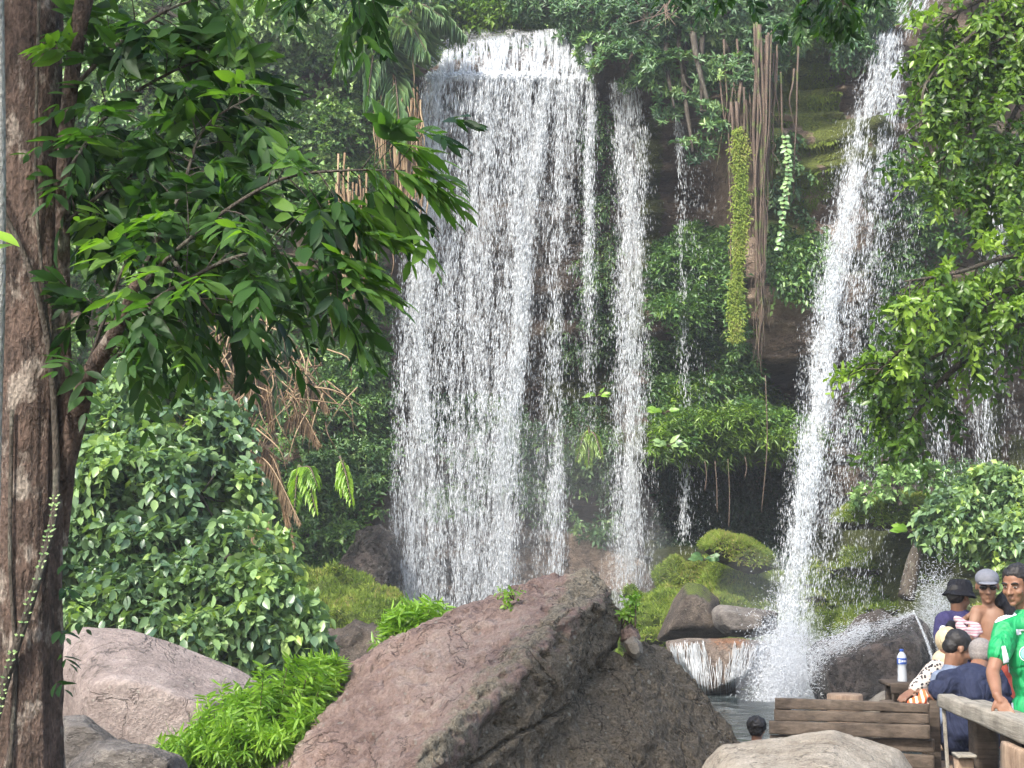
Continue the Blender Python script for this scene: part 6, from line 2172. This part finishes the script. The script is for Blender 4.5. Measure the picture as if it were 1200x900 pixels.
# ---------- person in the black bucket hat, back turned
Yh = 11.7
J = dict(head=P(1124, 700, Yh), neck=P(1122, 716, Yh), shR=P(1143, 726, Yh + .12), shL=P(1108, 727, Yh - .03), elR=P(1122, 735, Yh - .28), wrR=P(1136, 722, Yh - .34), elL=P(1103, 752, Yh - .05), wrL=P(1107, 770, Yh + .1),
         hip=P(1121, 790, Yh), hpR=P(1129, 797, Yh + .02), hpL=P(1113, 797, Yh - .02))
for q, dx in (('R', .05), ('L', -.05)):
    h = J['hp' + q]; J['kn' + q] = [h[0] + dx, h[1], DZ + .42]; J['an' + q] = [h[0] + dx, h[1], DZ + .07]; J['toe' + q] = [h[0] + dx + .12, h[1] + .1, DZ + .03]
t, J, Mx = person('person in a black bucket hat and dark purple shirt, seen from behind', J, (.75, .6, -.15), 'skin_tan', .95, .9, .009, hands={'R': ((.7, .2, .35), (0, -.5, .8), .3)})
hair(t, J, Mx, s=.95)
c = J['head']
mb = MB()
U_ = Mx[:, 2]
pts = [c + U_ * z for z in (.006, .010, .030, .050, .10, .128, .136)]
tube(mb, pts, [.124, .124, .108, .094, .088, .070, .03], 28)
V, Fs = mb.get()
V = V + (fbm(V * 9, 1, 3)[:, None] - .5) * .02
mk('bucket_hat', V, Fs, M['black'], t, attrs={'rnd': np.zeros(len(V))})
shirt(t, J, 'purple_navy', .020, .95, .75, 1.0, .010, .014)
trousers(t, J, 'black', .016, .9, 1.9)
bag = empty('shoulder_bag', P(1115, 742, 11.25), 'small dark bag with a white cord beside the person in the bucket hat', 'bag')
mb = MB(); ell(mb, P(1115, 735, 11.25), (.042, .03, .05), None, 3); ell(mb, P(1113, 741, 11.25), (.045, .03, .03), None, 3)
V, N, F = remesh(mb, .006, 2); mk('pouch', V, F, M['black'], bag)
mb = MB()
for k in range(2):
    q = [P(1105 + 3.5 * math.cos(a_) + k * 2, 737 + 3.6 * math.sin(a_ + k) + k, 11.2) for a_ in np.linspace(0, 5.6, 12)]
    tube(mb, q, .004, 5)
mb.build('cord', M['white'], bag)

# ---------- broad man in the navy shirt seated with his back to us
Yn = 9.95
J = dict(head=P(1150, 768, Yn + .22), neck=P(1144, 787, Yn + .12), shR=P(1166, 797, Yn + .1), shL=P(1113, 799, Yn), elR=P(1178, 832, Yn + .1), wrR=P(1170, 838, Yn + .35), elL=P(1096, 816, Yn + .02), wrL=P(1086, 811, Yn + .22),
         hip=P(1137, 866, Yn + .02), hpR=P(1151, 868, Yn + .05), hpL=P(1124, 868, Yn + .05), knR=P(1158, 863, Yn + .45), knL=P(1118, 866, Yn + .40))
J['anR'] = [J['knR'][0], J['knR'][1] - .02, DZ + .07]; J['anL'] = [J['knL'][0] + .02, J['knL'][1] - .08, DZ + .07]
t, J, Mx = person('broad man with cropped grey hair in a navy shirt, seated with his back turned', J, (.45, .85, -.3), 'skin_tan', .98, 1.0, .008)
part(t, 'hair', 'hair_grey', [(J['head'] + Mx @ np.array([0, -.02, .03]), (.077, .088, .078), Mx), (J['head'] + Mx @ np.array([0, -.04, .0]), (.068, .060, .06), Mx)], .006)
shirt(t, J, 'navy', .026, 1.04, .62, 1.0, .008, .020)
trousers(t, J, 'navy', .018, 1.05, .92, name='shorts')

# ---------- young man beyond him, head turned to the right
Yy = 10.55
J = dict(head=P(1123, 760, Yy), neck=P(1115, 781, Yy), shR=P(1136, 798, Yy + .12), shL=P(1103, 796, Yy - .06), elR=P(1150, 830, Yy + .2), wrR=P(1160, 820, Yy + .4), elL=P(1098, 828, Yy - .05), wrL=P(1112, 840, Yy + .2),
         hip=P(1112, 855, Yy), hpR=P(1122, 857, Yy + .06), hpL=P(1106, 857, Yy), knR=P(1146, 852, Yy + .3), knL=P(1128, 855, Yy + .40))
J['anR'] = [J['knR'][0], J['knR'][1], DZ + .07]; J['anL'] = [J['knL'][0], J['knL'][1], DZ + .07]
t, J, Mx = person('young man with short black hair turned to the right, behind the navy shirt', J, (.88, .10, -.40), 'skin_tan', .98, .92, .008)
hair(t, J, Mx, rise=.046)
shirt(t, J, 'grey_blue', .018, .95, .7, 1.0, .009, .010)
trousers(t, J, 'black', .016, .95, .9, name='shorts')
mb = MB()
rough_beam(P(1100, 862, Yy - .1) + [0, 0, -.06], P(1160, 862, Yy - .1) + [0, 0, -.06], .04, .04, -.35, 12, 77, .003).build('bench', M['wood_tan'], label='second low bench under the young man with black hair', cat='bench')

# ---------- woman in the cream headscarf
Yw = 11.05
J = dict(head=P(1111, 755, Yw), neck=P(1107, 773, Yw), shR=P(1120, 787, Yw + .1), shL=P(1096, 784, Yw - .05), elR=P(1130, 810, Yw + .1), wrR=P(1140, 815, Yw + .3), elL=P(1083, 799, Yw - .05), wrL=P(1071, 808, Yw - .1),
         hip=P(1112, 838, Yw + .05), hpR=P(1122, 842, Yw + .06), hpL=P(1106, 842, Yw), knR=P(1135, 840, Yw + .4), knL=P(1116, 842, Yw + .42))
J['anR'] = [J['knR'][0], J['knR'][1], DZ + .07]; J['anL'] = [J['knL'][0], J['knL'][1], DZ + .07]
t, J, Mx = person('woman in a cream headscarf and black and white blouse beyond the young man', J, (.5, .8, -.25), 'skin_tan', .93, .88, .009)
part(t, 'headscarf', 'cream', [(J['head'] + Mx @ np.array([0, -.015, .028]), (.085, .098, .092), Mx), (J['neck'] + [0, 0, .0], (.085, .08, .07), None)], .007, .006, 14)
shirt(t, J, 'pattern', .018, .92, 1.85, 1.0, .009, .010, name='blouse')
trousers(t, J, 'black', .016, .9, 1.9)

# ---------- bather in the water, only the head shows
Ys = 14.0
J = dict(head=P(887, 855, Ys), neck=P(887, 872, Ys), shR=P(905, 884, Ys), shL=P(869, 884, Ys), elR=P(912, 915, Ys - .1), wrR=P(905, 935, Ys - .3), elL=P(862, 915, Ys - .1), wrL=P(869, 935, Ys - .3), hip=P(887, 955, Ys), hpR=P(897, 960, Ys), hpL=P(877, 960, Ys))
for q in 'RL':
    h = J['hp' + q]; J['kn' + q] = [h[0], h[1], h[2] - .38]; J['an' + q] = [h[0], h[1], h[2] - .75]
t, J, Mx = person('bather with black hair whose head shows above the tan boulder', J, (.3, .9, -.1), 'skin_dark', .9, .9, .010)
hair(t, J, Mx, s=.95, amp=.012, r=(.090, .098, .086))
